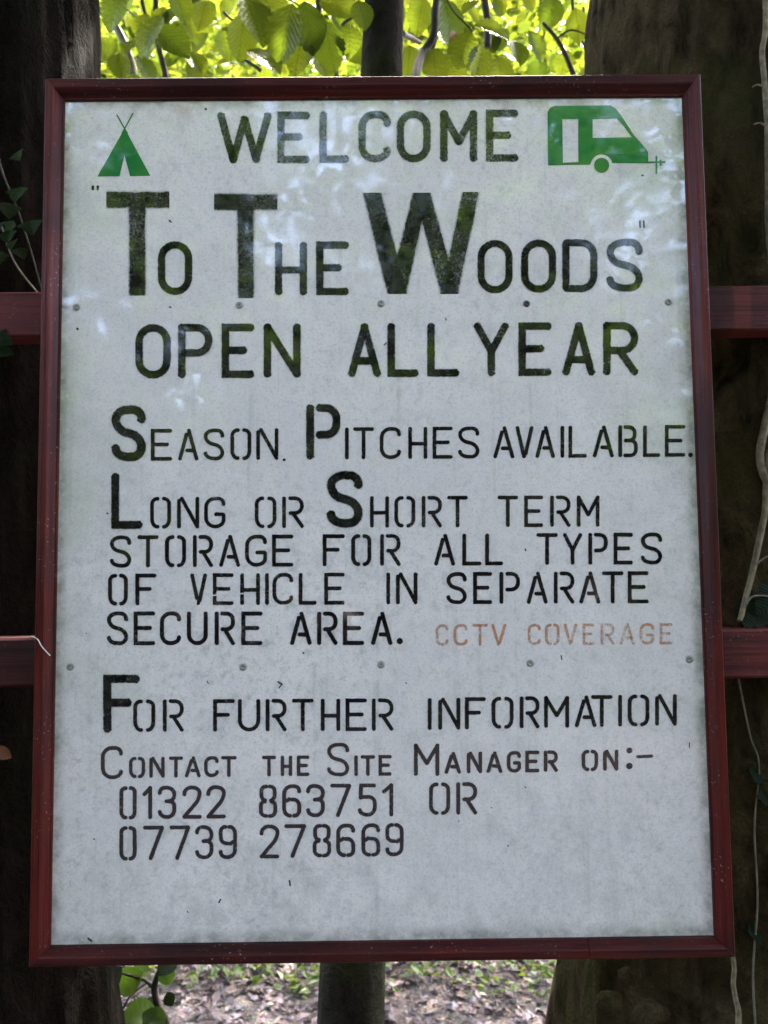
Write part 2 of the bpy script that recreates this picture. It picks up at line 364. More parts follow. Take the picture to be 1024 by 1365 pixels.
# ------------------------------------------------------------------ stencilled lettering (strokes of paint on the sheet)
class Paint:
    def __init__(s): s.V, s.F, s.U, s.k = [], [], [], 0
    def add(s, px, py, u):
        p = at(px, py, DP); s.V.append(Vector((p.x, DP-.0003-.00003*(s.k % 9), p.z))); s.U.append((u, .5)); return len(s.V)-1
    def stroke(s, pts, t, caps=(1, 1), closed=False, jit=.035):
        s.k += 1
        # resample
        P = [Vector(p) for p in pts]
        if closed: P = P + [P[0]]
        Q = [P[0]]
        for a, b in zip(P, P[1:]):
            n = max(1, int((b-a).length/7))
            for k in range(1, n+1): Q.append(a.lerp(b, k/n))
        if closed: Q = Q[:-1]
        n = len(Q)
        if n < 2: return
        rows = []; seed = random.random()*50
        for i, p in enumerate(Q):
            if closed: a, b = Q[i-1], Q[(i+1) % n]
            else: a, b = Q[max(i-1, 0)], Q[min(i+1, n-1)]
            d1 = (p-a); d2 = (b-p)
            if d1.length < 1e-6: d1 = d2
            if d2.length < 1e-6: d2 = d1
            d1 = d1.normalized(); d2 = d2.normalized(); d = (d1+d2).normalized()
            m = 1/max(.5, d.dot(d1))
            nn = Vector((-d.y, d.x))
            w1 = t/2*m*(1+jit*noise.noise(Vector((i*.9+seed, 0, 0)))*2); w2 = t/2*m*(1+jit*noise.noise(Vector((i*.9+seed, 9, 0)))*2)
            rows.append((s.add(p.x+nn.x*w1, p.y+nn.y*w1, 0), s.add(p.x, p.y, .5), s.add(p.x-nn.x*w2, p.y-nn.y*w2, 1)))
        for i in range(n if closed else n-1):
            A, B = rows[i], rows[(i+1) % n]
            s.F.append((A[0], A[1], B[1], B[0])); s.F.append((A[1], A[2], B[2], B[1]))
        if not closed:
            for end, c in ((0, caps[0]), (n-1, caps[1])):
                if not c: continue
                p = Q[end]; d = (Q[0]-Q[1] if end == 0 else Q[-1]-Q[-2]).normalized(); nn = Vector((-d.y, d.x))
                A = rows[end]; ids = []
                for k in range(7):
                    th = math.pi*k/6
                    if k == 0: ids.append(A[2] if end == 0 and False else None)
                # half disc: from side +nn round to side -nn
                side = [s.add(p.x+(nn.x*math.cos(math.pi*k/6)+d.x*math.sin(math.pi*k/6))*t/2, p.y+(nn.y*math.cos(math.pi*k/6)+d.y*math.sin(math.pi*k/6))*t/2, 0) for k in range(1, 6)]
                # pick the row ends that lie on +nn and -nn
                first, last = (A[2], A[0]) if end == 0 else (A[0], A[2])
                chain = [first] + side + [last]
                for a, b in zip(chain, chain[1:]): s.F.append((A[1], a, b))
    def slab(s, a, b, c, d):
        """flat-ended stroke: edge a->b on one side, d->c on the other (pixels)"""
        s.k += 1; a, b, c, d = map(Vector, (a, b, c, d)); n = 12; rows = []
        for i in range(n+1):
            l = a.lerp(b, i/n); r = d.lerp(c, i/n); j = .5*noise.noise(Vector((i*.8, s.k*3, 0)))
            e = .5 if 0 < i < n else .12
            rows.append([s.add(*(l.lerp(r, q) + Vector((j if q in (0, 1) else 0, 0))), u) for q, u in ((0, 0), (.12, .12), (.5, e), (.88, .88), (1, 1))])
        for A, B in zip(rows, rows[1:]):
            for k in range(4): s.F.append((A[k], A[k+1], B[k+1], B[k]))
    def poly(s, outer, holes=()):
        bm = bmesh.new(); es = []
        s.k += 1
        for loop in (outer,) + tuple(holes):
            vs = []
            for p in loop:
                q = at(p[0], p[1], DP); vs.append(bm.verts.new((q.x, DP-.0003-.00003*(s.k % 9), q.z)))
            for a, b in zip(vs, vs[1:]+vs[:1]): es.append(bm.edges.new((a, b)))
        bmesh.ops.triangle_fill(bm, use_beauty=True, edges=es)
        bm.verts.index_update(); k0 = len(s.V)
        for v in bm.verts: s.V.append(v.co.copy()); s.U.append((.5, .5))
        for f in bm.faces: s.F.append(tuple(k0+v.index for v in f.verts))
        bm.free()
    def disc(s, x, y, r):
        s.poly([(x+r*math.cos(k*math.pi/8), y+r*math.sin(k*math.pi/8)) for k in range(16)])
    def build(s, name, mat, label=None):
        # all faces look towards the viewer (-Y)
        Fs = []
        for f in s.F:
            n = (s.V[f[1]]-s.V[f[0]]).cross(s.V[f[2]]-s.V[f[0]])
            Fs.append(f if n.y < 0 else tuple(reversed(f)))
        o = part(name, s.V, Fs, mat, panel, uvs=s.U)
        if label: o['label'] = label
        return o

def fillet(pts, rs, closed=False):
    """round the corners of a polyline; rs = radius per point"""
    out = []; n = len(pts); P = [Vector(p) for p in pts]
    for i in range(n):
        r = rs[i]
        if r <= 0 or (not closed and i in (0, n-1)): out.append(P[i]); continue
        a, p, b = P[i-1], P[i], P[(i+1) % n]
        d1 = (a-p); d2 = (b-p); l = min(r, d1.length*.499, d2.length*.499) if True else r
        m1 = .96 if (not closed and i == 1) else .5; m2 = .96 if (not closed and i == n-2) else .5
        r = min(r, max(d1.length*m1, 1e-3)) if m1 > .6 or r > d1.length*.5 else r
        s_ = p + d1.normalized()*min(r, d1.length*m1); e_ = p + d2.normalized()*min(r, d2.length*m2)
        for k in range(7):
            t = k/6; kq = .5523
            c1 = s_.lerp(p, kq); c2 = e_.lerp(p, kq)
            out.append((1-t)**3*s_ + 3*(1-t)**2*t*c1 + 3*(1-t)*t*t*c2 + t**3*e_)
    return out
# glyphs: list of strokes; a stroke = list of (u, v, r) with v up, r = corner radius in units of half the width; G = gap size in v
def glyph(ch, st):
    r = 1.0
    if ch == 'O' or ch == '0':
        if st: return [[(.33, 1, 0), (0, 1, .9), (0, 0, .9), (.33, 0, 0)], [(.69, 1, 0), (1, 1, .9), (1, 0, .9), (.69, 0, 0)]]
        return [('closed', [(0, 1, r), (1, 1, r), (1, 0, r), (0, 0, r)])]
    if ch == 'C': return [[(1, .80, 0), (1, 1, r), (0, 1, r), (0, 0, r), (1, 0, r), (1, .20, 0)]]
    if ch == 'G': return [[(1, .80, 0), (1, 1, r), (0, 1, r), (0, 0, r), (1, 0, r), (1, .44, .15), (.56, .44, 0)]]
    if ch == 'S': return [[(1, .80, 0), (1, 1, r), (0, 1, r), (0, .58, .8), (1, .42, .8), (1, 0, r), (0, 0, r), (0, .18, 0)]]
    if ch == 'U': return [[(0, 1, 0), (0, 0, r), (1, 0, r), (1, 1, 0)]]
    if ch == 'D': return [('closed', [(0, 1, .12), (1, 1, .9), (1, 0, .9), (0, 0, .12)])]
    if ch == 'E': return [[(1, 1, 0), (0, 1, 0), (0, 0, 0), (1, 0, 0)], [(.05, .51, 0), (.82 if st else .72, .51, 0)]]
    if ch == 'F': return [[(1, 1, 0), (0, 1, 0), (0, 0, 0)], [(.05, .52, 0), (.72, .52, 0)]]
    if ch == 'L': return [[(0, 1, 0), (0, 0, 0), (1, 0, 0)]]
    if ch == 'I' : return [[(.5, 1, 0), (.5, 0, 0)]]
    if ch == '1': return [[(0, .78, 0), (1, 1, 0)], [(1, 1, 0), (1, 0, 0)]]
    if ch == 'T': return [[(0, 1, 0), (1, 1, 0)], [(.5, .96, 0), (.5, 0, 0)]]
    if ch == 'H': return [[(0, 1, 0), (0, 0, 0)], [(1, 1, 0), (1, 0, 0)], [(.04, .47, 0), (.96, .47, 0)]]
    if ch == 'N':
        if st: return [[(0, .93, 0), (0, 0, 0)], [(.15, 1, 0), (1, 0, 0)], [(1, 1, 0), (1, .10, 0)]]
        return [[(0, 1, 0), (0, 0, 0)], [(0, 1, 0), (1, 0, 0)], [(1, 1, 0), (1, 0, 0)]]
    if ch == 'M': return [[(0, 1, 0), (0, 0, 0)], [(0, .99, 0), (.5, .38, 0)], [(.52, .38, 0), (1, .99, 0)], [(1, 1, 0), (1, 0, 0)]]
    if ch == 'W': return [[(0, 1, 0), (.26, 0, 0)], [(.27, .02, 0), (.5, .92, 0)], [(.51, .9, 0), (.75, 0, 0)], [(.75, .03, 0), (1, 1, 0)]]
    if ch == 'V':
        if st: return [[(0, 1, 0), (.46, 0, 0)], [(1, 1, 0), (.58, .1, 0)]]
        return [[(0, 1, 0), (.5, 0, 0)], [(1, 1, 0), (.5, 0, 0)]]
    if ch == 'A':
        if st: return [[(0, 0, 0), (.39, .86, 0)], [(.53, 1, 0), (1, 0, 0)], [(.43, .29, 0), (.82, .29, 0)]]
        return [[(0, 0, 0), (.5, 1, 0)], [(.5, 1, 0), (1, 0, 0)], [(.2, .27, 0), (.8, .27, 0)]]
    if ch == 'Y': return [[(0, 1, 0), (.5, .46, 0)], [(1, 1, 0), (.5, .46, 0)], [(.5, .48, 0), (.5, 0, 0)]]
    if ch == 'P':
        if st: return [[(0, 1, 0), (0, 0, 0)], [(.36, 1, 0), (1, 1, .8), (1, .44, .8), (.36, .44, 0)]]
        return [[(0, 0, 0), (0, 1, 0)], [(0, 1, 0), (1, 1, .9), (1, .46, .9), (.1, .46, 0)]]
    if ch == 'R':
        if st: return [[(0, 1, 0), (0, 0, 0)], [(.34, 1, 0), (1, 1, .8), (1, .47, .8), (.36, .47, 0)], [(.55, .42, 0), (1, 0, 0)]]
        return [[(0, 0, 0), (0, 1, 0)], [(0, 1, 0), (1, 1, .9), (1, .46, .9), (.1, .46, 0)], [(.5, .42, 0), (1, 0, 0)]]
    if ch == 'B': return [[(0, 1, 0), (0, 0, 0)], [(.32, 1, 0), (.92, 1, .7), (.92, .53, .7), (.36, .53, 0)], [(.60, .53, 0), (1, .53, .7), (1, 0, .7), (.32, 0, 0)]]
    if ch == '2': return [[(0, .76, 0), (0, 1, r), (1, 1, r), (1, .62, .8), (0, 0, 0)], [(0, 0, 0), (1, 0, 0)]]
    if ch == '3': return [[(0, .82, 0), (0, 1, r), (1, 1, r), (1, .54, .8), (.45, .54, 0)], [(.62, .54, 0), (1, .54, .7), (1, 0, r), (0, 0, r), (0, .18, 0)]]
    if ch == '5': return [[(.95, 1, 0), (.08, 1, 0), (.05, .58, 0)], [(.05, .60, 0), (1, .62, .9), (1, 0, r), (0, 0, r), (0, .16, 0)]]
    if ch == '7': return [[(0, 1, 0), (1, 1, 0)], [(1, .99, 0), (.34, 0, 0)]]
    if ch == '6': return [[(1, .82, 0), (1, 1, r), (0, 1, r), (0, 0, .9), (.40, 0, 0)], [(.66, 0, 0), (1, 0, .7), (1, .55, .8), (.52, .55, 0)], [(.15, .50, 0), (.34, .56, 0)]]
    if ch == '9': return [[(0, .18, 0), (0, 0, r), (1, 0, r), (1, 1, .9), (.60, 1, 0)], [(.34, 1, 0), (0, 1, .7), (0, .45, .8), (.48, .45, 0)], [(.85, .50, 0), (.66, .44, 0)]]
    if ch == '8': return [[(.38, 1, 0), (.04, 1, .6), (.04, .56, .6), (.30, .53, 0)], [(.62, 1, 0), (.96, 1, .6), (.96, .56, .6), (.70, .53, 0)],
                          [(.28, .49, 0), (0, .47, .5), (0, 0, .7), (.38, 0, 0)], [(.72, .49, 0), (1, .47, .5), (1, 0, .7), (.62, 0, 0)]]
    if ch == '.': return [[(.4, 0, 0), (.6, 0, 0)]]
    if ch == '-': return [[(0, .5, 0), (1, .5, 0)]]
    raise KeyError(ch)
def letter(P, ch, x0, x1, yt, yb, t, st):
    h = t/2
    X0, X1, Y0, Y1 = x0+h, x1-h, yt+h, yb-h
    if X1 < X0: X0 = X1 = (x0+x1)/2
    hw = max((X1-X0)/2, .01)
    for g in glyph(ch, st):
        closed = False
        if isinstance(g, tuple): closed, g = True, g[1]
        pts = [(X0+(X1-X0)*u, Y1+(Y0-Y1)*v) for u, v, r in g]; rs = [r*hw for u, v, r in g]
        pts = fillet(pts, rs, closed)
        if not closed and st and t < 8: pass
        P.stroke(pts, t, closed=closed)
def line(P, text, y_l, y_r, xl, xr, t, st):
    """text = [(char, x0, x1)]; the top and bottom run linearly from (yt, yb) at xl to those at xr"""
    for ch, x0, x1 in text:
        q = ((x0+x1)/2-xl)/(xr-xl)
        letter(P, ch, x0, x1, y_l[0]+(y_r[0]-y_l[0])*q, y_l[1]+(y_r[1]-y_l[1])*q, t, st)
INK = (.006, .005, .006)
def ink(name, wear, seed, fade=(.11, .10, .10), c=INK): return m_paint(name, c, wear, fade, seed)
M_BIG = ink('black_stencil_paint_large', .6, 1.0, (.035, .032, .028)); M_SMALL = ink('black_stencil_paint_small', .5, 5.0, (.022, .016, .022), (.006, .004, .006))
M_WORN = ink('black_stencil_paint_worn', .78, 9.0, (.055, .052, .045))
M_ORANGE = m_paint('faded_orange_stencil_paint', (.50, .19, .075), 1.08, (.56, .31, .18), 3.0, .6)
M_GREEN = m_paint('green_emblem_paint', (.010, .15, .035), .1, (.02, .19, .05), 2.0)
def text_line(text, *rest, mat=M_SMALL, label=None, extra=None):
    rest = list(rest)
    if rest[4] < 6: rest[4] += .6
    for item in text:
        P = Paint(); P.k = random.randrange(9); line(P, [item], *rest); P.build('letter', mat)
    for f in (extra or ()):
        P = Paint(); f(P); P.build('punctuation_mark', mat)

text_line([('W', 289, 363), ('E', 369, 414), ('L', 425, 466), ('C', 477, 522), ('O', 528, 575), ('M', 586, 637), ('E', 647, 692)],
          (149, 219), (145.5, 216.5), 300, 670, 11.5, False, mat=M_WORN, label='worn black lettering WELCOME')
# big initials with square ends, small letters beside them
P = Paint()
for x0, x1, y0, y1, s0, s1, yb in ((142, 226, 254, 279, 170, 196, 394), (285.5, 370, 257, 281.5, 315, 340.5, 397.5)):
    P.slab((x0, y0), (x1, y0), (x1, y1), (x0, y1)); P.slab((s0, y1-3), (s0+1, yb), (s1-.5, yb), (s1, y1-3))
    P.build('letter', M_WORN); P = Paint()
for q in (((482.5, 257), (515, 392), (544, 392), (510, 257)), ((549, 257), (515.5, 391), (543.5, 391.5), (573, 257)),
          ((551, 257), (586, 392), (613, 392), (575, 257)), ((615, 256), (586, 391.5), (612.5, 391.5), (640.5, 256))):
    P.slab(*q)
P.build('letter', M_WORN)
text_line([('O', 210, 257)], (321, 394), (321, 394), 0, 1, 11, False, mat=M_BIG, label='black letter O of To')
text_line([('H', 366, 410), ('E', 421, 466)], (322, 394.5), (321, 394), 366, 466, 11, False, mat=M_BIG, label='black letters HE of The')
text_line([('O', 636, 684), ('O', 694, 742), ('D', 749, 797), ('S', 808, 857.5)], (319.5, 392), (317.5, 389), 640, 850, 10.8, False, mat=M_BIG, label='black letters OODS of Woods')
P = Paint()
for x in (124, 130.5): P.stroke([(x, 249), (x, 252)], 4)
P.build('punctuation_mark', M_BIG); P = Paint()
for x in (853.5, 858.5): P.stroke([(x-.5, 295), (x, 303)], 2.8)
P.build('punctuation_mark', M_BIG)
text_line([('O', 180, 228.5), ('P', 237, 284), ('E', 295, 340), ('N', 351, 401.5), ('A', 463.5, 508.5), ('L', 516, 559), ('L', 569, 613), ('Y', 631, 679), ('E', 690.5, 736), ('A', 749, 794), ('R', 803.5, 851.5)],
          (431.5, 505.5), (428.5, 501), 180, 851, 11.3, False, mat=M_BIG, label='black lettering OPEN ALL YEAR')
text_line([('S', 148, 195.5)], (539.5, 615.5), (539.5, 615.5), 0, 1, 13, False, mat=M_BIG)
text_line([('P', 407.7, 454.5)], (538, 613.5), (538, 613.5), 0, 1, 11.8, True, mat=M_BIG)
text_line([('E', 201, 230), ('A', 237.5, 265), ('S', 271.5, 299.5), ('O', 307, 335.5), ('N', 341.5, 371.6), ('I', 460, 465), ('T', 470.5, 499), ('C', 506, 535), ('H', 544, 570), ('E', 576.5, 604), ('S', 610.5, 639.5)],
          (571.5, 614.5), (568, 611.5), 201, 639, 5, True, extra=[lambda P: P.disc(379, 613, 2.0)])
text_line([('A', 657.5, 686), ('V', 687, 711.5), ('A', 713.6, 740), ('I', 747, 752.5), ('L', 757.5, 782.5), ('A', 790, 818.5), ('B', 824, 850.5), ('L', 857, 880.5), ('E', 886, 914)],
          (568, 611.5), (566, 609), 657, 914, 5, True, label='stencilled word AVAILABLE', extra=[lambda P: P.disc(920.5, 606.5, 3.2)])
text_line([('L', 148, 191)], (629.6, 705.5), (629.6, 705.5), 0, 1, 11.8, False, mat=M_BIG)
text_line([('S', 435, 484.5)], (627, 704), (627, 704), 0, 1, 13, False, mat=M_BIG)
text_line([('O', 200, 228.5), ('N', 236, 266), ('G', 272, 301), ('O', 339.5, 369), ('R', 376, 405.5), ('H', 493, 519), ('O', 525.5, 554), ('R', 562, 589.5), ('T', 596, 624), ('T', 663, 691), ('E', 698.5, 724.5), ('R', 733, 761), ('M', 768.6, 799.5)],
          (662, 705), (660, 702.5), 200, 799, 5, True, label='stencilled words Long or Short term')
text_line([('S', 146.5, 175.5), ('T', 183, 212), ('O', 220, 248.5), ('R', 257, 284.5), ('A', 292, 320.5), ('G', 326.5, 356.5), ('E', 362.5, 391.5), ('F', 430, 460), ('O', 468, 495.5), ('R', 506.5, 534.5), ('A', 578.6, 607), ('L', 616, 642), ('L', 646.5, 671), ('T', 714.7, 744), ('Y', 750, 776.5), ('P', 784, 810.5), ('E', 817.6, 844), ('S', 854, 883)],
          (713.5, 757), (709.5, 752.5), 146, 883, 5.2, True, label='stencilled words STORAGE FOR ALL TYPES')
text_line([('O', 144, 171), ('F', 180.4, 209), ('V', 253.4, 276.5), ('E', 283.5, 312), ('H', 320, 347), ('I', 353.5, 358.7), ('C', 363, 391.5), ('L', 398, 422.5), ('E', 432, 460), ('I', 515, 520.2), ('N', 527.6, 557), ('S', 595, 622.6), ('E', 630.5, 656.5), ('P', 665.5, 693.5), ('A', 702, 730.5), ('R', 738, 766), ('A', 772, 800.5), ('T', 802, 831.5), ('E', 836.5, 865)],
          (764.5, 807.5), (761, 804.5), 144, 865, 5.2, True, label='stencilled words OF VEHICLE IN SEPARATE')
text_line([('S', 142.5, 171.5), ('E', 178, 207.5), ('C', 213, 242), ('U', 249, 277.5), ('R', 286, 313.8), ('E', 321.5, 350.5), ('A', 386.5, 416), ('R', 422.5, 450.5), ('E', 457, 486), ('A', 494.5, 523.5)],
          (814.5, 860.5), (815, 860), 142, 523, 5.6, True, label='stencilled words SECURE AREA', extra=[lambda P: P.disc(533, 854.5, 4.2)])
text_line([('C', 580.5, 598.5), ('C', 604, 624), ('T', 629, 651), ('V', 654.5, 675.5), ('C', 703, 721.5), ('O', 726, 746.5), ('V', 751, 770), ('E', 776, 793), ('R', 800, 819.5), ('A', 825.5, 846.5), ('G', 852, 872.5), ('E', 878.7, 897)],
          (831.5, 861.5), (830, 859.5), 580, 897, 4.2, True, mat=M_ORANGE, label='faded orange stencilled words CCTV COVERAGE')
text_line([('F', 137, 187.5)], (898.5, 977.5), (898.5, 977.5), 0, 1, 12.5, False, mat=M_BIG)
text_line([('O', 177.5, 207.5), ('R', 217, 245.5), ('F', 284, 313.6), ('U', 317, 347.5), ('R', 354, 382.5), ('T', 389, 418.5), ('H', 427.5, 454), ('E', 460.5, 489.5), ('R', 495.5, 525)],
          (932, 976), (930.5, 974.5), 177, 525, 5.2, True, label='stencilled words For FURTHER')
text_line([('I', 570.3, 575.5), ('N', 584, 614), ('F', 619.5, 648), ('O', 655, 685), ('R', 692.5, 719.5), ('M', 725, 759), ('A', 766, 795.5), ('T', 787.5, 817), ('I', 824, 829.2), ('O', 836.5, 866), ('N', 873, 902.5)],
          (930, 973.5), (924.5, 967.5), 570, 902, 5.2, True, label='stencilled word INFORMATION')
text_line([('C', 134.4, 164.5)], (994, 1039), (994, 1039), 0, 1, 5.2, True)
text_line([('O', 172, 194), ('N', 199, 220), ('T', 225, 244.5), ('A', 246.5, 268), ('C', 272, 292), ('T', 294.5, 316), ('T', 349, 368.6), ('H', 374, 390), ('E', 395.6, 413)],
          (1008.5, 1037.5), (1006.5, 1034.5), 172, 413, 4.6, True, label='stencilled words Contact the')
text_line([('S', 436, 466)], (989.6, 1035), (989.6, 1035), 0, 1, 5.0, True)
text_line([('I', 472.5, 477), ('T', 480.5, 500.5), ('E', 504.5, 522.5)], (1006.5, 1034.7), (1006, 1034.2), 472, 522, 4.6, True)
text_line([('M', 551.6, 586)], (990.5, 1034.5), (990.5, 1034.5), 0, 1, 5.2, True)
text_line([('A', 592.5, 615), ('N', 622, 643), ('A', 648.3, 670), ('G', 675.4, 695), ('E', 700, 719.5), ('R', 724.6, 744), ('O', 775, 797.7), ('N', 803.7, 824.5)],
          (1002, 1032), (998.5, 1027.5), 592, 824, 4.8, True, label='stencilled words Manager on',
          extra=[lambda P: (P.disc(839, 1000.3, 4.1), P.disc(839, 1021, 4.4)), lambda P: P.stroke([(850, 1008.7), (868.5, 1007.8)], 5)])
text_line([('0', 159, 182.7), ('1', 190, 203.3), ('3', 210.4, 235.5), ('2', 243, 269.3), ('2', 275, 301.5), ('8', 345, 370), ('6', 376, 402), ('3', 408, 433.5), ('7', 440, 468.5), ('5', 477, 502.7), ('1', 509, 524.6), ],
          (1047.6, 1092.7), (1043.5, 1088.5), 159, 525, 5.2, True, label='stencilled number 01322 863751')
text_line([('O', 571.7, 600.5), ('R', 608, 636.5)], (1042.7, 1086.5), (1042, 1086), 571, 636, 5.2, True)
text_line([('0', 159, 182.7), ('7', 190.5, 219), ('7', 226, 254), ('3', 260, 285), ('9', 291.5, 316.5), ('2', 346, 373), ('7', 379, 408.5), ('8', 416.5, 442), ('6', 448, 474), ('6', 481.5, 507.3), ('9', 513.5, 538.5)],
          (1100.8, 1147.5), (1096.5, 1141.5), 159, 538, 5.2, True, label='stencilled number 07739 278669')
# emblems
P = Paint()
P.poly([(166.5, 171), (200.5, 234.5), (173.5, 235), (166, 207), (159.5, 235.2), (130, 235.5)])
P.stroke([(170, 178), (156, 153.5)], 1.9, caps=(0, 1)); P.stroke([(163, 178), (177.3, 151.5)], 1.9, caps=(0, 1))
P.build('tent_emblem', M_GREEN, 'green painted tent emblem with crossed poles')
P = Paint()
arc = [(802+14.5*math.cos(a), 220.5+14.5*math.sin(a)) for a in [R(-12-156*k/12) for k in range(13)]]
P.poly([(730, 150), (733, 144), (739, 141.2), (814, 140.5), (822, 146), (832, 160), (845, 180), (861, 198), (864, 203), (864, 217.8)] + arc + [(787, 219.5), (730.5, 220.5)],
       [[(749.5, 159), (771, 159), (771, 216), (750.5, 217)], [(790, 159), (822, 158), (832, 169), (842, 183), (790, 184)]])
P.disc(802, 220.5, 10.2)
P.stroke([(864, 216.6), (886, 216.2)], 2.4, caps=(0, 1)); P.stroke([(875, 209), (875, 231)], 2.6, caps=(1, 1)); P.stroke([(880.5, 214), (880.5, 220)], 3)
P.build('caravan_emblem', M_GREEN, 'green painted touring caravan emblem with tow bar')
# scratches, specks and a spider thread
M_SPECK = m_plain('dark_speck', (.02, .017, .014), (.05, .04, .03), 400, .8, .2); M_SCR = m_plain('pale_scratch', (.55, .5, .48), (.7, .66, .62), 100, .5, .1)
P = Paint()
for x, y, dx, dy, t in ((371, 909, 5, 3, 2.4), (376, 912, -4, 5, 1.8), (118, 1251, 4, 3, 3), (294, 1199, -2, 4, 2.2), (386, 1174, 1, 6, 2.4), (700, 1049, 1, 1, 1.6), (103, 438, 1, 1, 3), (919, 990, 0, 6, 1.6), (748, 874, 1, 5, 1.8),
                        (226, 294, 2, 2, 2.2), (226, 409, 2, 1, 2), (594, 424, 1, 3, 1.5), (250, 1215, 1, 1, 1.6), (143, 684, 1, 1, 2.2), (512, 460, 3, -3, 1.5), (677, 1127, 1, 1, 1.6), (398, 1049, 1, 1, 1.5), (404, 870, 1, 1, 2.2), (125, 1118, 1, 1, 1.8), (115, 844, .6, .6, 1.4), (856, 234, 1, 0, 2.2),
                        (700, 732, 1, 2, 2), (541, 910, 1, 1, 1.6), (611, 1094, 1, 1, 1.4), (655, 1076, 1, 1, 1.3), (274, 145, 1, 1, 2.6), (276, 908, 2, 3, 1.3)):
    P = Paint(); P.stroke([(x, y), (x+dx, y+dy)], t); P.build('dirt_speck', M_SPECK)
P = Paint()
P.stroke([(272, 794), (300, 793), (340, 790), (380, 785), (410, 779), (421, 775)], 1.6); P.build('scratch', M_SCR); P = Paint(); P.stroke([(262, 800), (260, 816), (259, 834)], 1.6)
P.build('scratch', M_SCR)
V, Fc = tube(smooth_path([at(41, 848, -.0006), at(50, 852, -.0007), at(56, 862, -.0007), at(67, 874, .001)]), [.0007]*19, 6)
part('scratch', V, Fc, M_SCR, sign)

# ------------------------------------------------------------------ the fence rails
fence = empty('fence', (0, .05, 0), 'dark red wooden fence of two horizontal rails running behind the white sign', 'fence')
for (zt, zb, y0, y1, nm) in ((.2893, .2260, .036, .078, 0), (-.1725, -.2365, .036, .080, 1)):
    x_b = (.475, .505) if nm == 0 else None
    x_b = (at(978, 410, .036).x, at(1001, 410, .036).x) if nm == 0 else None
    m = M_RAIL if nm else m_stained('rail_stain_banded', (.060, .009, .009), (.150, .022, .017), (.090, .022, .022), 0, band=x_b, rough=(.4, .65))
    zc = at(1000, 380 if nm == 0 else 839, .036).z; zb_ = at(1000, 440 if nm == 0 else 904, .036).z
    V, Fc = box(-2.6, 2.6, y0, y1, zb_, zc, .003)
    o = part('rail', V, Fc, m, fence)

# ------------------------------------------------------------------ trees beside and behind the sign
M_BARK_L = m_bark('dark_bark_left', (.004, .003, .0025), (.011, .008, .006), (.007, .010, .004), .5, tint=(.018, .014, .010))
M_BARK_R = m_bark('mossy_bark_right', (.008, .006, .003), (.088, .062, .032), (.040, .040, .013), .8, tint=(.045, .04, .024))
M_BARK_C = m_bark('slender_bark', (.024, .022, .020), (.055, .048, .040), (.045, .055, .020), .6)
M_BARK_F = m_bark('distant_bark', (.03, .026, .022), (.07, .06, .05), (.04, .05, .02), .5)
M_TWIG = m_plain('dark_twig', (.018, .014, .012), (.045, .035, .028), 60, .8, .4)
M_TWIG_P = m_plain('pale_twig', (.10, .09, .06), (.20, .17, .12), 60, .7, .4)
M_IVYSTEM = m_plain('ivy_stem_bark', (.08, .058, .032), (.23, .18, .105), 90, .8, .6)
M_LEAF_NEAR = m_leaf('beech_leaf', (.045, .085, .012), (.06, .10, .016), (.048, .078, .004), (.120, .150, .008), .62, True)
M_LEAF_FAR = m_leaf('foliage_leaf', (.045, .085, .014), (.07, .11, .02), (.050, .084, .005), (.165, .19, .014), .60, False)
M_LEAF_DARK = m_leaf('dark_foliage', (.014, .023, .009), (.024, .036, .012), (.06, .12, .01), (.10, .18, .015), .4, False, .65, .2)
M_LEAF_SHADE = m_leaf('shady_leaf', (.040, .075, .016), (.055, .095, .020), (.06, .12, .01), (.11, .18, .015), .45, False, .6)
M_IVY = m_leaf('ivy_leaf', (.006, .012, .004), (.010, .019, .006), (.015, .03, .005), (.02, .04, .006), .3, True, .6, .12)
M_DEADLEAF = m_plain('dead_leaf', (.16, .045, .02), (.28, .10, .03), 40, .6, .3)

def trunk_part(name, parent, mat, pts, rad, seg=64, sub=26, amp=.010, fl=1.0):
    """trunk with ridged, uneven bark: pts centre line, rad radii"""
    path = smooth_path(pts, sub); n = len(path); V, Fc = [], []
    for i, p in enumerate(path):
        q = i/(n-1)*(len(rad)-1); a = int(min(q, len(rad)-2)); r = rad[a]+(rad[a+1]-rad[a])*(q-a)
        for k in range(seg):
            th = 2*math.pi*k/seg; d = Vector((math.cos(th), math.sin(th), 0))
            s_ = Vector((d.x*3, d.y*3, p.z*1.1 + p.x))
            dd = amp*(1.6*noise.noise(s_*1.0) + .9*noise.noise(Vector((d.x*9, d.y*9, p.z*3))) + .5*noise.noise(Vector((d.x*26, d.y*26, p.z*9))) + .55*abs(noise.noise(Vector((d.x*15+p.z*.6, d.y*15, p.z*2.4)))))
            V.append(p + d*(r*fl + dd*min(1, r*6)))
    for i in range(n-1):
        for k in range(seg):
            k2 = (k+1) % seg; Fc.append((i*seg+k, i*seg+k2, (i+1)*seg+k2, (i+1)*seg+k))
    Fc.append(tuple((n-1)*seg+k for k in range(seg)))
    return part(name, V, Fc, mat, parent, smooth=True)

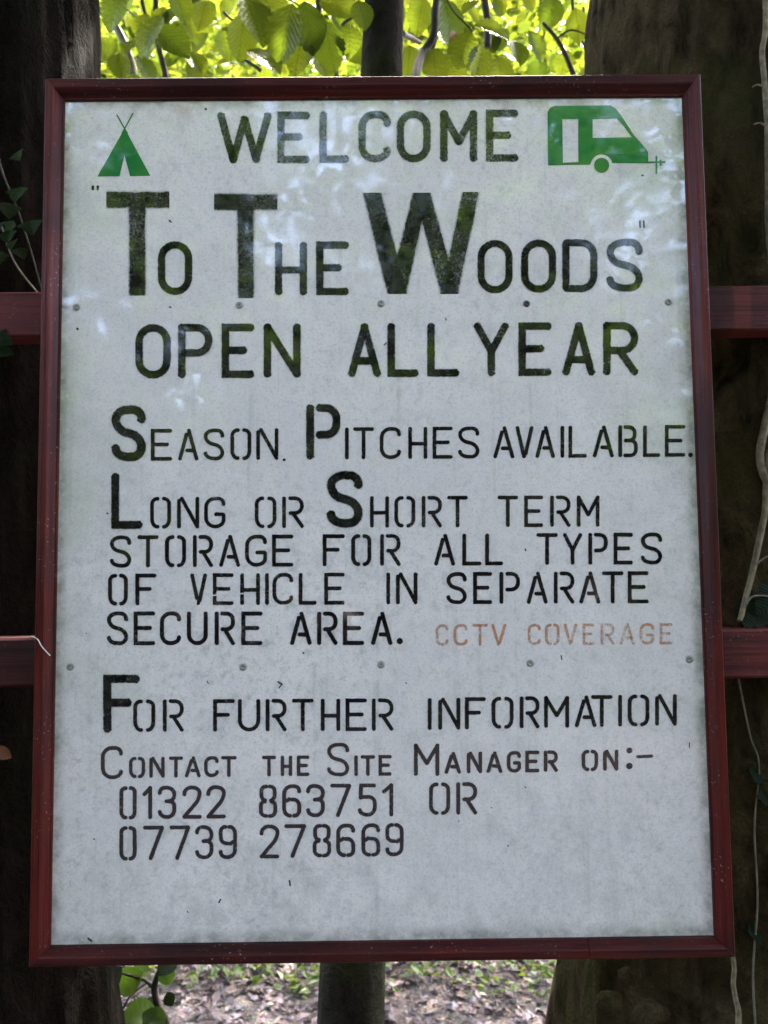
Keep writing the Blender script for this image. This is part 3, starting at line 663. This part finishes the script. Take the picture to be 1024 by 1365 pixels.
def leaf_cloud(name, pts, size, mat, parent=None, kind='stuff', flat=.6, quads=2, seed=1):
    """many small folded leaves joined into one mesh"""
    rnd = random.Random(seed); V, Fc = [], []; o0 = origin(parent)
    for p in pts:
        s_ = size*rnd.uniform(.6, 1.35)
        n_ = Vector((rnd.gauss(0, flat), rnd.gauss(0, flat), 1)).normalized()
        t = Vector((rnd.uniform(-1, 1), rnd.uniform(-1, 1), rnd.uniform(-.9, .2))); t = (t - n_*t.dot(n_)).normalized(); b = n_.cross(t)
        k = len(V); c = Vector(p)-o0; w_ = s_*.34; f_ = n_*(s_*.07)
        V += [c - t*s_*.5, c - t*s_*.12 + b*w_ + f_, c + t*s_*.2 + b*w_*.8 + f_, c + t*s_*.5 - n_*s_*.08, c + t*s_*.2 - b*w_*.8 + f_, c - t*s_*.12 - b*w_ + f_]
        Fc += [(k, k+1, k+2, k+3), (k, k+3, k+4, k+5)]
    o = link(name, mesh(name, V, Fc, mat), parent)
    if kind: o['kind'] = kind
    return o
def blob_points(centre, rad, n, rnd, shell=.45):
    out = []; c = Vector(centre)
    while len(out) < n:
        d = Vector((rnd.gauss(0, 1), rnd.gauss(0, 1), rnd.gauss(0, 1))).normalized()
        r = (shell+(1-shell)*rnd.random())
        out.append(c + Vector((d.x*rad[0]*r, d.y*rad[1]*r, d.z*rad[2]*r)))
    return out
def clustered(centre, rad, nclump, per, rnd, cl=.35, shell=.2):
    out = []
    for c in blob_points(centre, rad, nclump, rnd, shell):
        s_ = cl*rnd.uniform(.5, 1.3)
        for _ in range(per): out.append(c + Vector((rnd.gauss(0, s_), rnd.gauss(0, s_), rnd.gauss(0, s_*.45))))
    return out

# one leaf shape: ovate, toothed, creased along the midrib, drooping at the tip
def leaf_mesh(name, mat, Ln=1.0, wd=.36, droop=.18, fold=.14, toothed=True, lobes=False):
    st = ([0, .05, .10, .15, .2, .25, .3, .35, .4, .45, .5, .55, .6, .65, .7, .75, .8, .85, .9, .95, 1.0] if toothed else [0, .12, .28, .46, .64, .82, 1.0]); V, U, Fc = [], [], []
    for i, s_ in enumerate(st):
        wv = wd*math.sin(math.pi*s_**.82)**.8 if 0 < s_ < 1 else .004
        if lobes: wv = wd*{0: .25, .12: 1.0, .28: 1.15, .46: .72, .64: .62, .82: .34, 1.0: .02}[s_]
        for u in (-1, -.5, 0, .5, 1):
            tooth = 0; wv = wv*(1.09 if toothed and i % 2 and abs(u) == 1 else 1)*1.0 if abs(u) == 1 or not toothed else wv
            V.append(Vector((u*wv*Ln, s_*Ln + abs(u)*wv*.25 + tooth*.3, abs(u)*fold*wv - droop*s_*s_*Ln + .02*math.sin(i*2.3+u*3))))
            U.append((.5+u*.5*wv/wd, s_))
    for i in range(len(st)-1):
        for k in range(4): a = i*5+k; Fc.append((a, a+1, a+6, a+5))
    return mesh(name, V, Fc, mat, True, U)
LM = [leaf_mesh('leaf_mesh', M_LEAF_NEAR, 1, .33, .15, .25), leaf_mesh('leaf_mesh', M_LEAF_NEAR, 1, .37, .28, .12), leaf_mesh('leaf_mesh', M_LEAF_NEAR, 1, .33, .06, .4)]
LIVY = leaf_mesh('ivy_leaf_mesh', M_IVY, 1, .52, .10, .2, False, True)
LDEAD = leaf_mesh('dead_leaf_mesh', M_DEADLEAF, 1, .33, .25, .6)
def put_leaf(me, p, size, parent, normal, tipdir, name='leaf'):
    n_ = Vector(normal).normalized(); t = Vector(tipdir); t = (t-n_*t.dot(n_)).normalized(); b = t.cross(n_)
    o = link(name, me, parent); m = Matrix((b, t, n_)).transposed().to_4x4(); m.translation = Vector(p)-origin(parent)
    o.matrix_local = m @ Matrix.Scale(size, 4)
    return o

# left trunk
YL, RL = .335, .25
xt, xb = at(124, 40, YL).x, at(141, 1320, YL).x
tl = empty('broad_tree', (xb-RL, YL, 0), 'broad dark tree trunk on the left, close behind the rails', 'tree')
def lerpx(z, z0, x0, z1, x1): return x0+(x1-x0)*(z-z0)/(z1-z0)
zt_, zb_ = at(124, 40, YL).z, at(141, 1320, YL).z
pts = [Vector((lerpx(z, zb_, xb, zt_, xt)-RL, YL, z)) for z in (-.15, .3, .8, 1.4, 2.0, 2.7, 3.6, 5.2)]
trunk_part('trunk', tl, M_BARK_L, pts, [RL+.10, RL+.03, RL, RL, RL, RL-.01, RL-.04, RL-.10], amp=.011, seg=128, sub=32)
# right trunk
YR, RR = .345, .255
xt, xb = at(786, 40, YR).x, at(752, 1320, YR).x
tr_ = empty('broad_tree', (xb+RR, YR, 0), 'broad mossy tree trunk on the right with pale ivy stems on it', 'tree')
zt_, zb_ = at(786, 40, YR).z, at(752, 1320, YR).z
pts = [Vector((lerpx(z, zb_, xb, zt_, xt)+RR, YR, z)) for z in (-.15, .3, .8, 1.4, 2.0, 2.7, 3.6, 5.2)]
trunk_part('trunk', tr_, M_BARK_R, pts, [RR+.12, RR+.04, RR, RR, RR, RR-.01, RR-.04, RR-.10], amp=.012, seg=128, sub=32)
for (px, py, r_) in ((812, 1335, .020), (868, 1352, .026), (838, 1300, .016)):
    c = at(px, py, .115); V = []; Fc = []
    for i in range(7):
        for k in range(12):
            ph = math.pi/2*i/6; th = k*math.pi/6; d = Vector((math.cos(th)*math.cos(ph), -math.sin(ph)*.8, math.sin(th)*math.cos(ph)*.8))
            V.append(c + d*r_*(1+.3*noise.noise(d*2+c*9)))
    for i in range(6):
        for k in range(12): Fc.append((i*12+k, i*12+(k+1) % 12, (i+1)*12+(k+1) % 12, (i+1)*12+k))
    part('bark_knot', V, Fc, M_BARK_R, tr_, True)

# slender middle tree seen above and below the sign
YC = .62
tc = empty('slender_tree', at(466, 1360, YC), 'slender tree right behind the middle of the sign, trunk showing above and below it', 'tree')
tc.location.z = 0
ca, cb = at(511, 40, YC), at(469, 1330, YC)
def cx_(z): return cb.x + (ca.x-cb.x)*(z-cb.z)/(ca.z-cb.z)
sc_a = (539-484)/2/F*1.74; sc_b = (513-426)/2/F*1.68
def cr_(z): return max(.02, sc_b + (sc_a-sc_b)*(z-cb.z)/(ca.z-cb.z))
trunk_part('trunk', tc, M_BARK_C, [Vector((cx_(z), YC, z)) for z in (-.1, .4, .9, 1.5, 2.1, 2.8, 3.6, 5)], [cr_(z) for z in (-.1, .4, .9, 1.5, 2.1, 2.8)] + [.03, .018], seg=36, amp=.004)
def branch(pxs, Y, rads, parent, mat=M_TWIG, name='branch', Ys=None):
    P_ = smooth_path([at(x, y, (Ys[i] if Ys else Y)) for i, (x, y) in enumerate(pxs)], 5); n = len(P_)
    rr = [rads[0]+(rads[1]-rads[0])*i/(n-1) for i in range(n)]
    V, Fc = tube(P_, rr, 9, wob=.25)
    return part(name, V, Fc, mat, parent, True)
# stems and twigs that cross the view above the sign
branch([(548, 190), (553, 110), (563, 72), (578, 48), (581, 10), (590, -60), (600, -200)], .95, (.0115, .010), tc, Ys=[.75, .8, .95, .95, .95, 1.0, 1.2])
branch([(536, 44), (548, 50), (560, 57)], .8, (.006, .0055), tc, Ys=[.66, .8, .94])
branch([(569, 78), (578, 62), (582, 46)], 1.0, (.007, .004), tc)
branch([(650, 62), (650, 30), (645, -10), (640, -120)], 1.25, (.010, .012), tc)
branch([(772, 120), (756, 78), (742, 52), (724, 30)], 1.1, (.008, .0045), tc)
branch([(742, 52), (760, 40), (782, 46)], 1.1, (.0035, .002), tc)
branch([(592, -10), (604, 14), (622, 33), (629, 42), (628, 62)], 1.0, (.0025, .002), tc)
branch([(718, -20), (723, 10), (728, 30), (722, 60)], 1.3, (.004, .003), tc)
branch([(778, 10), (776, 50), (782, 70)], 1.2, (.004, .003), tc)
branch([(762, -10), (765, 20), (772, 40)], 1.2, (.005, .004), tc)
branch([(126, 8), (146, 24), (160, 45), (170, 68), (176, 92), (182, 140)], 1.3, (.010, .013), tc, M_TWIG_P)
branch([(206, -40), (208, 8), (204, 30), (212, 64), (222, 104), (230, 160)], 1.2, (.008, .0075), tc)
branch([(188, -30), (190, 4), (196, 26)], 1.4, (.008, .005), tc)
branch([(162, 8), (176, 18), (188, 28)], 1.3, (.003, .002), tc)
branch([(298, 16), (304, 22), (314, 30)], 1.15, (.004, .003), tc)
branch([(314, 72), (330, 82), (348, 94)], 1.2, (.004, .006), tc)
branch([(423, -20), (425, 12), (418, 34)], 1.3, (.011, .010), tc)
branch([(448, 60), (446, 85), (449, 130)], 1.3, (.009, .012), tc)
branch([(380, -4), (396, 6), (412, 22)], 1.2, (.003, .0025), tc)
branch([(434, 62), (432, 84), (436, 98), (444, 106)], 1.15, (.003, .002), tc)
branch([(456, 34), (462, 28), (486, 12)], 1.0, (.0035, .005), tc)
branch([(472, -20), (472, 6), (474, 16)], 1.0, (.004, .003), tc)
# leaves large enough to be told apart: hand placed first, then a drift of them
rl = random.Random(11)
def leaf_at(px, py, Y, lpx, ang, me=None, tilt=None):
    """leaf of apparent length lpx (photograph pixels), its middle at px,py, tip towards ang (degrees, 0 = right, -90 = down)"""
    p = at(px, py, Y); size = lpx/F*(p-CAM).dot(FW)
    t = Vector((math.cos(R(ang)), rl.uniform(-.3, .3), math.sin(R(ang)))).normalized()
    n_ = Vector(tilt) if tilt else Vector((rl.gauss(0, .25), -1, rl.gauss(.45, .3)))
    n_ = (n_ - t*n_.dot(t)).normalized()
    return put_leaf(me or rl.choice(LM), p - t*size*.5, size, tc, n_, t)
for (px, py, Y, l, a) in [(198, 42, .75, 62, -130), (228, 56, .8, 66, -40), (152, 12, .9, 52, -120), (340, 28, .85, 78, -70), (378, 40, .8, 74, -110), (362, 12, .9, 66, -60), (412, 36, .85, 66, -80),
                          (398, 70, .9, 62, -100), (438, 60, .9, 60, -85), (352, 74, .95, 56, -30), (322, 50, 1.0, 60, -100), (452, 8, .9, 58, -20), (466, 50, .9, 46, -90), (430, 84, 1.0, 52, -60), (483, 16, .55, 40, -75),
                          (656, 42, .8, 52, -10), (618, 62, .9, 52, -110), (640, 82, .9, 50, -100), (580, 84, .95, 50, -85), (545, 84, 1.0, 46, -95), (600, 24, 1.0, 62, -75), (560, 20, 1.1, 50, -100), (690, 70, 1.2, 44, -80), (735, 14, 1.2, 46, -110),
                          (770, 34, 1.1, 44, -80), (714, 62, 1.2, 44, -60), (752, 84, 1.25, 40, -110), (668, 94, 1.1, 44, -80), (605, 96, 1.0, 44, -70), (240, 8, 1.0, 48, -70), (270, 20, 1.1, 44, -100), (300, 60, 1.2, 42, -80), (262, 84, 1.2, 42, -60), (160, 88, 1.1, 44, -80), (196, 90, 1.2, 40, -50), (145, 66, 1.2, 36, -120)]:
    leaf_at(px, py, Y, l, a)
o = put_leaf(LDEAD, at(627, 57, .95), 34/F*2.05, tc, (.3, -1, .2), (-.2, 0, -1)); o.name = 'dead_leaf'; o['label'] = 'russet dead leaf hanging among the green ones'
o = put_leaf(LDEAD, at(608, 44, .95), 17/F*2.05, tc, (.6, -1, .2), (-.5, 0, -.6)); o.name = 'dead_leaf'
for k in range(215):
    px = rl.uniform(110, 800); Y = rl.uniform(1.1, 2.6); py = rl.uniform(-70, 120)
    leaf_at(px, py, Y, rl.uniform(48, 74)/(Y+1.09)*1.35, rl.uniform(-150, -30))

# thick of leaves behind, in a slab that follows the slope of the branches (many metres deep)
rf = random.Random(5)
def slab_points(n, y0, y1, xw, elev0, elev1, rnd, holes=.12, sc=1.2):
    out = []
    while len(out) < n:
        Y = y0 + (y1-y0)*rnd.random()**.8; dist = Y+1.09
        e = rnd.uniform(elev0, elev1); x = rnd.uniform(-xw, xw)*dist
        z = CAM.z + dist*math.tan(R(e))
        if noise.noise(Vector((x, Y, z))*sc + Vector((3, 8, 1))) < holes-.2: continue
        out.append(Vector((x, Y, z)))
    return out
o = leaf_cloud('foliage', slab_points(17000, 1.6, 4.4, .66, 25, 36, rf, .08, 1.8), .060, M_LEAF_FAR, tc, flat=.5, seed=2)

# trees farther back in the wood
def far_tree(x, y, h, r, label, cr, seed, group='trees standing behind the fence', mat=M_LEAF_FAR, nleaf=3000, leafsize=.085, bark=M_BARK_F, low=2.2, lean=0, cl=.42):
    rnd = random.Random(seed)
    t = empty('beech_tree', (x, y, ground_z(x, y)-.05), label, 'tree', group)
    pts = [Vector((x + lean*q*q + .12*math.sin(q*3+seed), y + .1*math.cos(q*4+seed), ground_z(x, y)-.05+h*q)) for q in (0, .15, .35, .6, .8, .95)]
    trunk_part('trunk', t, bark, pts, [r*1.35, r, r*.9, r*.7, r*.4, r*.12], seg=20, sub=6, amp=.012)
    limbs = []
    for k in range(9):
        q = rnd.uniform(.22, .85); a = rnd.uniform(0, 6.28); l = cr*rnd.uniform(.6, 1.0)*(1.1-q*.5)
        z0 = h*q; b0 = Vector((x+lean*q*q, y, z0)); d = Vector((math.cos(a), math.sin(a), rnd.uniform(.15, .7)))
        P_ = smooth_path([b0, b0+d*l*.4, b0+d*l*.75+Vector((0, 0, -.05)), b0+d*l+Vector((0, 0, -.25))], 4); n = len(P_)
        V, Fc = tube(P_, [r*.32*(1-i/n)+.006 for i in range(n)], 7)
        part('limb', V, Fc, bark, t, True); limbs.append(P_)
    P_ = clustered((x+lean*.4, y, (h+low)/2+.2), (cr, cr, (h-low)/2), max(8, nleaf//45), 45, rnd, cl, .15)
    P_ = [p for p in P_ if p.z > .4]
    leaf_cloud('crown', P_, leafsize, mat, t, kind=None, flat=.5, seed=seed)
    return t
for i, (x, y, h, r, lab, cr) in enumerate([
        (-3.0, 6.6, 9, .14, 'beech tree behind the left end of the fence, nearest of the far row', 2.4), (-.9, 8.2, 10, .13, 'beech tree glimpsed through leaves above the left half of the sign', 2.6),
        (.9, 7.6, 9, .11, 'thin beech tree glimpsed through leaves between the slender trunk and the right trunk', 2.3), (3.2, 8.0, 10, .16, 'beech tree hidden behind the broad mossy right trunk', 2.6),
        (-5.2, 10, 12, .18, 'tall beech tree far behind on the left', 3), (0.2, 12.5, 13, .2, 'tall beech tree farthest back behind the sign', 3.4), (5.2, 11, 12, .2, 'tall beech tree far behind on the right', 3.2)]):
    far_tree(x, y, h, r, lab, cr, 20+i, nleaf=6500 if i < 4 else 5000, leafsize=.12 if i < 4 else .19)
# bushes closing the view between the trunks
def bush(x, y, rx, rz, label, seed, mat=M_LEAF_SHADE):
    rnd = random.Random(seed); b = empty('hazel_bush', (x, y, 0), label, 'bush')
    for k in range(5):
        a = rnd.uniform(0, 6.28); q = Vector((x+rx*.5*math.cos(a), y+.3*math.sin(a), rz*1.2)); 
        V, Fc = tube(smooth_path([Vector((x, y, -.05)), Vector((x, y, .3)).lerp(q, .4), q], 4), [.016-.0012*i for i in range(9)], 6); part('stem', V, Fc, M_TWIG, b, True)
    leaf_cloud('crown', [p for p in clustered((x, y, rz), (rx, .7, rz), 60, 40, rnd, .2, .2) if p.z > .05], .07, mat, b, kind=None, seed=seed)
for i, (x, y, rx, rz, lab) in enumerate([(-3.6, 5.2, 1.1, .8, 'low green bush across the path, far left'), (-1.5, 5.6, 1.2, .9, 'low green bush across the path, left of the slender trunk'), (.6, 5.3, 1.1, .8, 'low green bush across the path, behind the slender trunk'), (2.3, 5.0, 1.0, .9, 'low green bush across the path, behind the mossy right trunk'), (4.3, 5.6, 1.2, 1.0, 'low green bush across the path, far right')]):
    bush(x, y, rx, rz, lab, 50+i)

for (x, y, rx, rz, lab, sd_) in ((-1.75, .55, .55, 1.25, 'unseen dark bush added beside the left end of the fence to block side light', 81), (1.85, .6, .55, 1.25, 'unseen dark bush added beside the right end of the fence to block side light', 82), (-2.3, -.9, .6, 1.3, 'unseen dark bush added in front of the left end of the fence to block side light', 83), (2.4, -.9, .6, 1.3, 'unseen dark bush added in front of the right end of the fence to block side light', 84)):  # unseen bushes, added to keep side light off the trunks
    b_ = bush(x, y, rx, rz, lab, sd_, M_LEAF_DARK)
# unseen crowns of the broad and middle trees, added to block sun and sky
def overhead(tree, c, rad, n, seed):
    rnd = random.Random(seed)
    for k in range(4):
        a = rnd.uniform(0, 6.28); b0 = Vector((c[0], tree.location.y, 3.6+.3*k)); d = Vector((math.cos(a), math.sin(a), .5))
        V, Fc = tube(smooth_path([b0, b0+d*.8, b0+d*1.7+Vector((0, 0, .1))], 4), [.055-.005*i for i in range(9)], 8)
        part('limb', V, Fc, M_BARK_F, tree, True)
    leaf_cloud('crown', clustered(c, rad, n//40, 40, rnd, .45, .1), .14, M_LEAF_FAR, tree, kind=None, seed=seed)
overhead(tl, (tl.location.x-1.6, -.9, 5.5), (3.6, 3.9, 1.3), 17000, 71)
overhead(tr_, (tr_.location.x+1.6, -.9, 5.5), (3.6, 3.9, 1.3), 17000, 72)
overhead(tc, (.3, -.6, 6.2), (2.6, 3.6, 1.1), 13000, 73)

# trees on the near side of the track, behind the photographer; the glossy sheet mirrors them
for i, (x, y, h, r, lab, cr, low, nl) in enumerate([
        (-2.8, -9.0, 10.2, .18, 'roadside tree behind the viewpoint, left', 2.5, .2, 6500), (1.6, -9.6, 9.8, .2, 'roadside tree straight behind the viewpoint', 2.7, .2, 7000), (5.7, -9.2, 9.6, .18, 'roadside tree behind the viewpoint, right', 2.6, .2, 6500),
        (-7.6, -10.5, 10, .2, 'roadside tree behind the viewpoint, far left', 2.9, .2, 5200), (8.9, -11, 10, .2, 'roadside tree behind the viewpoint, far right', 2.9, .2, 5200), (-.9, -12.6, 8.8, .2, 'roadside tree behind the viewpoint, back row', 3, .2, 5200), (3.9, -12.9, 7.6, .2, 'roadside tree behind the viewpoint, back row by the right one', 3, .2, 5200)]):
    far_tree(x, y, h, r, lab, cr, 90+i, group='trees across the track', mat=M_LEAF_DARK, nleaf=int(nl*2.2), leafsize=.17, low=low, cl=.5)
def hedge(x0, x1, y, h):
    t = empty('hedge', ((x0+x1)/2, y, 0), 'dense dark hedge added unseen behind the viewpoint to darken what the sign mirrors', 'hedge'); rnd = random.Random(4)
    for k in range(14):
        x = x0+(x1-x0)*(k+.5)/14; V, Fc = tube([Vector((x, y, -.05)), Vector((x+.1, y, h*.4)), Vector((x-.05, y, h*.8))], [.04, .03, .015], 7); part('stem', V, Fc, M_TWIG, t, True)
    P_ = [Vector((rnd.uniform(x0, x1), y+rnd.gauss(0, .35), rnd.uniform(.02, 1)**.8*h)) for _ in range(24000)]
    P_ = [p for p in P_ if p.z < h*(.86+.3*noise.noise(Vector((p.x*.9, 0, 5))))]
    leaf_cloud('crown', P_, .24, M_LEAF_DARK, t, kind=None, flat=1.6, seed=6)
hedge(-11, 11, -6.4, 3.7)  # unseen hedge, added so the lower sheet mirrors something dark

# ------------------------------------------------------------------ small plants and stems on the fence
iv = empty('ivy', (at(1015, 1360, .08).x, .09, 0), 'pale ivy stem climbing the mossy right trunk down to the lower rail', 'ivy')
def stem(pxs, Ys, rads, parent, mat, name='stem', seg=9):
    P_ = smooth_path([at(x, y, Ys[i] if isinstance(Ys, (list, tuple)) else Ys) for i, (x, y) in enumerate(pxs)], 7); n = len(P_)
    V, Fc = tube(P_, [rads[0]+(rads[1]-rads[0])*i/(n-1) for i in range(n)], seg, wob=.5)
    return part(name, V, Fc, mat, parent, True)
stem([(1021, -30), (1020, 40), (1016, 70), (1019, 110), (1023, 170), (1025, 230), (1025, 290), (1029, 350), (1034, 420), (1033, 500), (1020, 565), (1013, 600), (1015, 625), (1024, 645)], .082, (.0042, .0055), iv, M_IVYSTEM)
stem([(1026, 600), (1022, 640), (1020, 680), (1012, 720), (1002, 765), (993, 800), (986, 828)], [.082]*5+[.072, .06], (.0052, .0034), iv, M_IVYSTEM)
stem([(1020, 117), (1010, 113), (1003, 116)], .08, (.0018, .001), iv, M_IVYSTEM, 'rootlet', 6)
stem([(1021, 168), (1013, 164), (1005, 166)], .08, (.0018, .001), iv, M_IVYSTEM, 'rootlet', 6)
stem([(1008, 752), (1016, 746), (1030, 738)], .07, (.0014, .001), iv, M_TWIG_P, 'rootlet', 6)
stem([(994, 806), (1002, 796), (1014, 794), (1030, 796)], .062, (.0012, .001), iv, M_TWIG_P, 'rootlet', 6)
for (px, py, s_, a) in ((1004, 818, 52, -10), (1026, 806, 50, -150)):
    p = at(px, py, .066); t = Vector((math.cos(R(a)), -.1, math.sin(R(a))))
    put_leaf(LIVY, p-t*s_/F*.55, s_/F*1.15, iv, (0, -1, .55), t)
iv2 = empty('ivy', (at(983, 1360, .075).x, .085, 0), 'thin pale ivy stem below the right corner of the sign', 'ivy')
stem([(976, 1268), (979, 1290), (978, 1312), (982, 1335), (985, 1352), (983, 1400), (975, 1480)], .078, (.0032, .0040), iv2, M_IVYSTEM)
for (px, py, s_, a) in ((1014, 1030, 34, -20), (1019, 1064, 24, -80), (1012, 1240, 30, 10)):
    p = at(px, py, .085); t = Vector((math.cos(R(a)), -.1, math.sin(R(a))))
    put_leaf(LIVY, p-t*s_/F*.55, s_/F*1.15, iv2, (rl.uniform(-.4, .4), -1, .6), t)
stem([(985, 905), (1000, 980), (1012, 1020), (1006, 1100), (1010, 1200), (1004, 1300), (1010, 1400)], .088, (.0012, .0016), iv2, M_TWIG_P, 'stem', 6)
ivl = empty('ivy', (at(20, 1360, .075).x, .085, 0), 'dark leafy ivy on the left trunk above the upper rail', 'ivy')
stem([(-20, 150), (4, 230), (24, 280), (40, 330), (60, 400)], .080, (.0016, .0012), ivl, M_TWIG, 'stem', 6)
stem([(2, 300), (20, 350), (52, 392)], .080, (.0014, .0012), ivl, M_TWIG_P, 'stem', 6)
for k in range(13):
    px, py = rl.gauss(18, 20), rl.gauss(285, 45)
    if k > 16: px, py = rl.uniform(0, 40), rl.uniform(190, 240)
    p = at(px, py, .072 + rl.uniform(-.012, .008)); a = rl.uniform(-150, -30); t = Vector((math.cos(R(a)), -.2, math.sin(R(a))))
    put_leaf(LIVY, p, rl.uniform(18, 30)/F*1.15, ivl, (rl.uniform(-.7, .7), -1, rl.uniform(.1, .8)), t)
sp_ = empty('seedling', (at(-10, 470, .02).x, .02, 1.6), 'pale green leaf poking in beside the left frame under the upper rail', 'plant')
for (px, py, s_, a) in ((-2, 455, 34, -20), (2, 470, 30, -8), (-6, 462, 26, -60)):
    p = at(px, py, .03); t = Vector((math.cos(R(a)), 0, math.sin(R(a)))); o = put_leaf(LIVY, p-t*.012, s_/F*1.1, sp_, (0, -1, .7), t); o.data = leaf_mesh('leaf_mesh', M_LEAF_SHADE, 1, .4, .1, .2) if False else o.data
dl = put_leaf(LDEAD, at(-6, 996, .06), 24/F*1.15, None, (.1, -1, .2), (.7, 0, -.5), 'dead_leaf'); tag(dl, 'orange dead leaf caught at the left edge under the lower rail', 'leaf')

# sapling in front of the path, lower left
sg = empty('sapling', (at(215, 1365, .55).x, .55, 0), 'small leafy sapling at the lower left between the left trunk and the slender tree', 'sapling')
p0 = at(222, 1365, .55)
V, Fc = tube(smooth_path([Vector((p0.x+.01, .55, -.05)), Vector((p0.x, .55, .35)), at(222, 1375, .55), at(212, 1345, .55), at(206, 1318, .55), at(212, 1296, .55), at(222, 1276, .55), at(214, 1230, .56)], 5), [.0095-.00015*i for i in range(36)], 8)
part('stem', V, Fc, M_TWIG, sg, True)
stem([(206, 1318), (192, 1306), (172, 1300), (158, 1296)], .55, (.004, .002), sg, M_TWIG, 'twig', 6)
stem([(158, 1360), (172, 1330), (196, 1310)], .55, (.002, .0015), sg, M_TWIG, 'twig', 6)
M_SAPL = leaf_mesh('leaf_mesh', M_LEAF_SHADE, 1, .42, .15, .2)
M_SAPD = leaf_mesh('leaf_mesh', M_IVY, 1, .42, .15, .2)
for (px, py, s_, a, d) in ((172, 1308, 40, -150, 0), (160, 1304, 34, -100, 1), (185, 1296, 30, 20, 0), (190, 1356, 44, -160, 0), (205, 1358, 34, -20, 0), (175, 1362, 36, -40, 1), (150, 1358, 24, -120, 0), (222, 1300, 24, -70, 0), (196, 1340, 26, 120, 1), (218, 1286, 30, 60, 1), (228, 1330, 18, -60, 1)):
    p = at(px, py, .55+rl.uniform(-.05, .05)); t = Vector((math.cos(R(a)), rl.uniform(-.3, .3), math.sin(R(a))))
    put_leaf(M_SAPD if d else M_SAPL, p-t*s_/F*.8, s_/F*1.62, sg, (rl.uniform(-.4, .4), -1, rl.uniform(.3, 1.2)), t)

# ------------------------------------------------------------------ litter on the path and green ground cover beyond it
rg = random.Random(3); V, Fc = [], []
for k in range(26000):
    if k < 17000: x, y = rg.uniform(-1.6, 1.4), rg.uniform(.9, 3.0)
    else: x, y = rg.uniform(-4, 4), rg.uniform(-1.0, 5.0)
    z = ground_z(x, y)+rg.uniform(.002, .014); s_ = rg.choice((.004, .006, .008, .011, .015, .022))*rg.uniform(.7, 1.3)
    n_ = Vector((rg.gauss(0, .45), rg.gauss(0, .45), 1)).normalized(); t = n_.cross(Vector((math.cos(k), math.sin(k), 0))).normalized(); b = n_.cross(t); c = Vector((x, y, z)); q = len(V)
    el = rg.uniform(.35, .9)
    V += [c-t*s_, c-b*s_*el*.8+n_*s_*.25, c+t*s_+n_*s_*.1, c+b*s_*el+n_*s_*.3]; Fc += [(q, q+1, q+2), (q, q+2, q+3)]
tag(part('leaf_litter', V, Fc, M_LITTER), 'dead leaves and chips scattered over the pale path', 'leaf litter', kind='stuff')
# fallen twigs
V, Fc = [], []
for k in range(60):
    x, y = rg.uniform(-1.4, 1.2), rg.uniform(1.2, 2.6); a = rg.uniform(0, 3.14); l = rg.uniform(.05, .2); z = ground_z(x, y)+.008
    P_ = smooth_path([Vector((x, y, z)), Vector((x+l*.5*math.cos(a)+.01, y+l*.5*math.sin(a), z+.012)), Vector((x+l*math.cos(a), y+l*math.sin(a), z+.004))], 3)
    v, f = tube(P_, [.0035-.0003*i for i in range(len(P_))], 5); q = len(V); V += v; Fc += [tuple(i+q for i in t) for t in f]
tag(part('fallen_twigs', V, Fc, M_TWIG), 'thin dark twigs fallen on the path among dead leaves', 'twigs', kind='stuff')
# pebbles
M_PEB = m_plain('pebble', (.11, .09, .10), (.24, .21, .24), 50, .6, .3); V, Fc = [], []
for k in range(900):
    x, y = rg.uniform(-1.6, 1.4), rg.uniform(1.0, 2.8); s_ = rg.choice((.006, .008, .012, .018))*rg.uniform(.7, 1.2); c = Vector((x, y, ground_z(x, y)+s_*.3)); q = len(V)
    for d in ((1, 0, 0), (0, 1, 0), (-1, 0, 0), (0, -1, 0), (.1, .1, .7), (0, 0, -.6)): V.append(c+Vector(d)*s_*rg.uniform(.7, 1.2))
    for i in range(4): Fc += [(q+i, q+(i+1) % 4, q+4), (q+(i+1) % 4, q+i, q+5)]
tag(part('pebbles', V, Fc, M_PEB), 'pale pebbles lying in the path behind the sign', 'pebbles', kind='stuff')
P_ = []
while len(P_) < 9000:
    x, y = rg.uniform(-4.5, 4.5), 1.68 + abs(rg.gauss(0, .6))
    if noise.noise(Vector((x*1.6, y*1.6, 2))) + (y-1.84)*1.1 < rg.uniform(-.25, .15): continue
    P_.append(Vector((x, y, ground_z(x, y)+rg.uniform(.01, .09))))
M_COVER = m_leaf('ground_cover_leaf', (.045, .085, .015), (.085, .12, .025), (.10, .17, .01), (.18, .24, .02), .4, False)
o = leaf_cloud('ground_cover', P_, .034, M_COVER, None, flat=.6, seed=9); tag(o, 'low green ground cover growing along the far edge of the path', 'ground cover', kind='stuff')
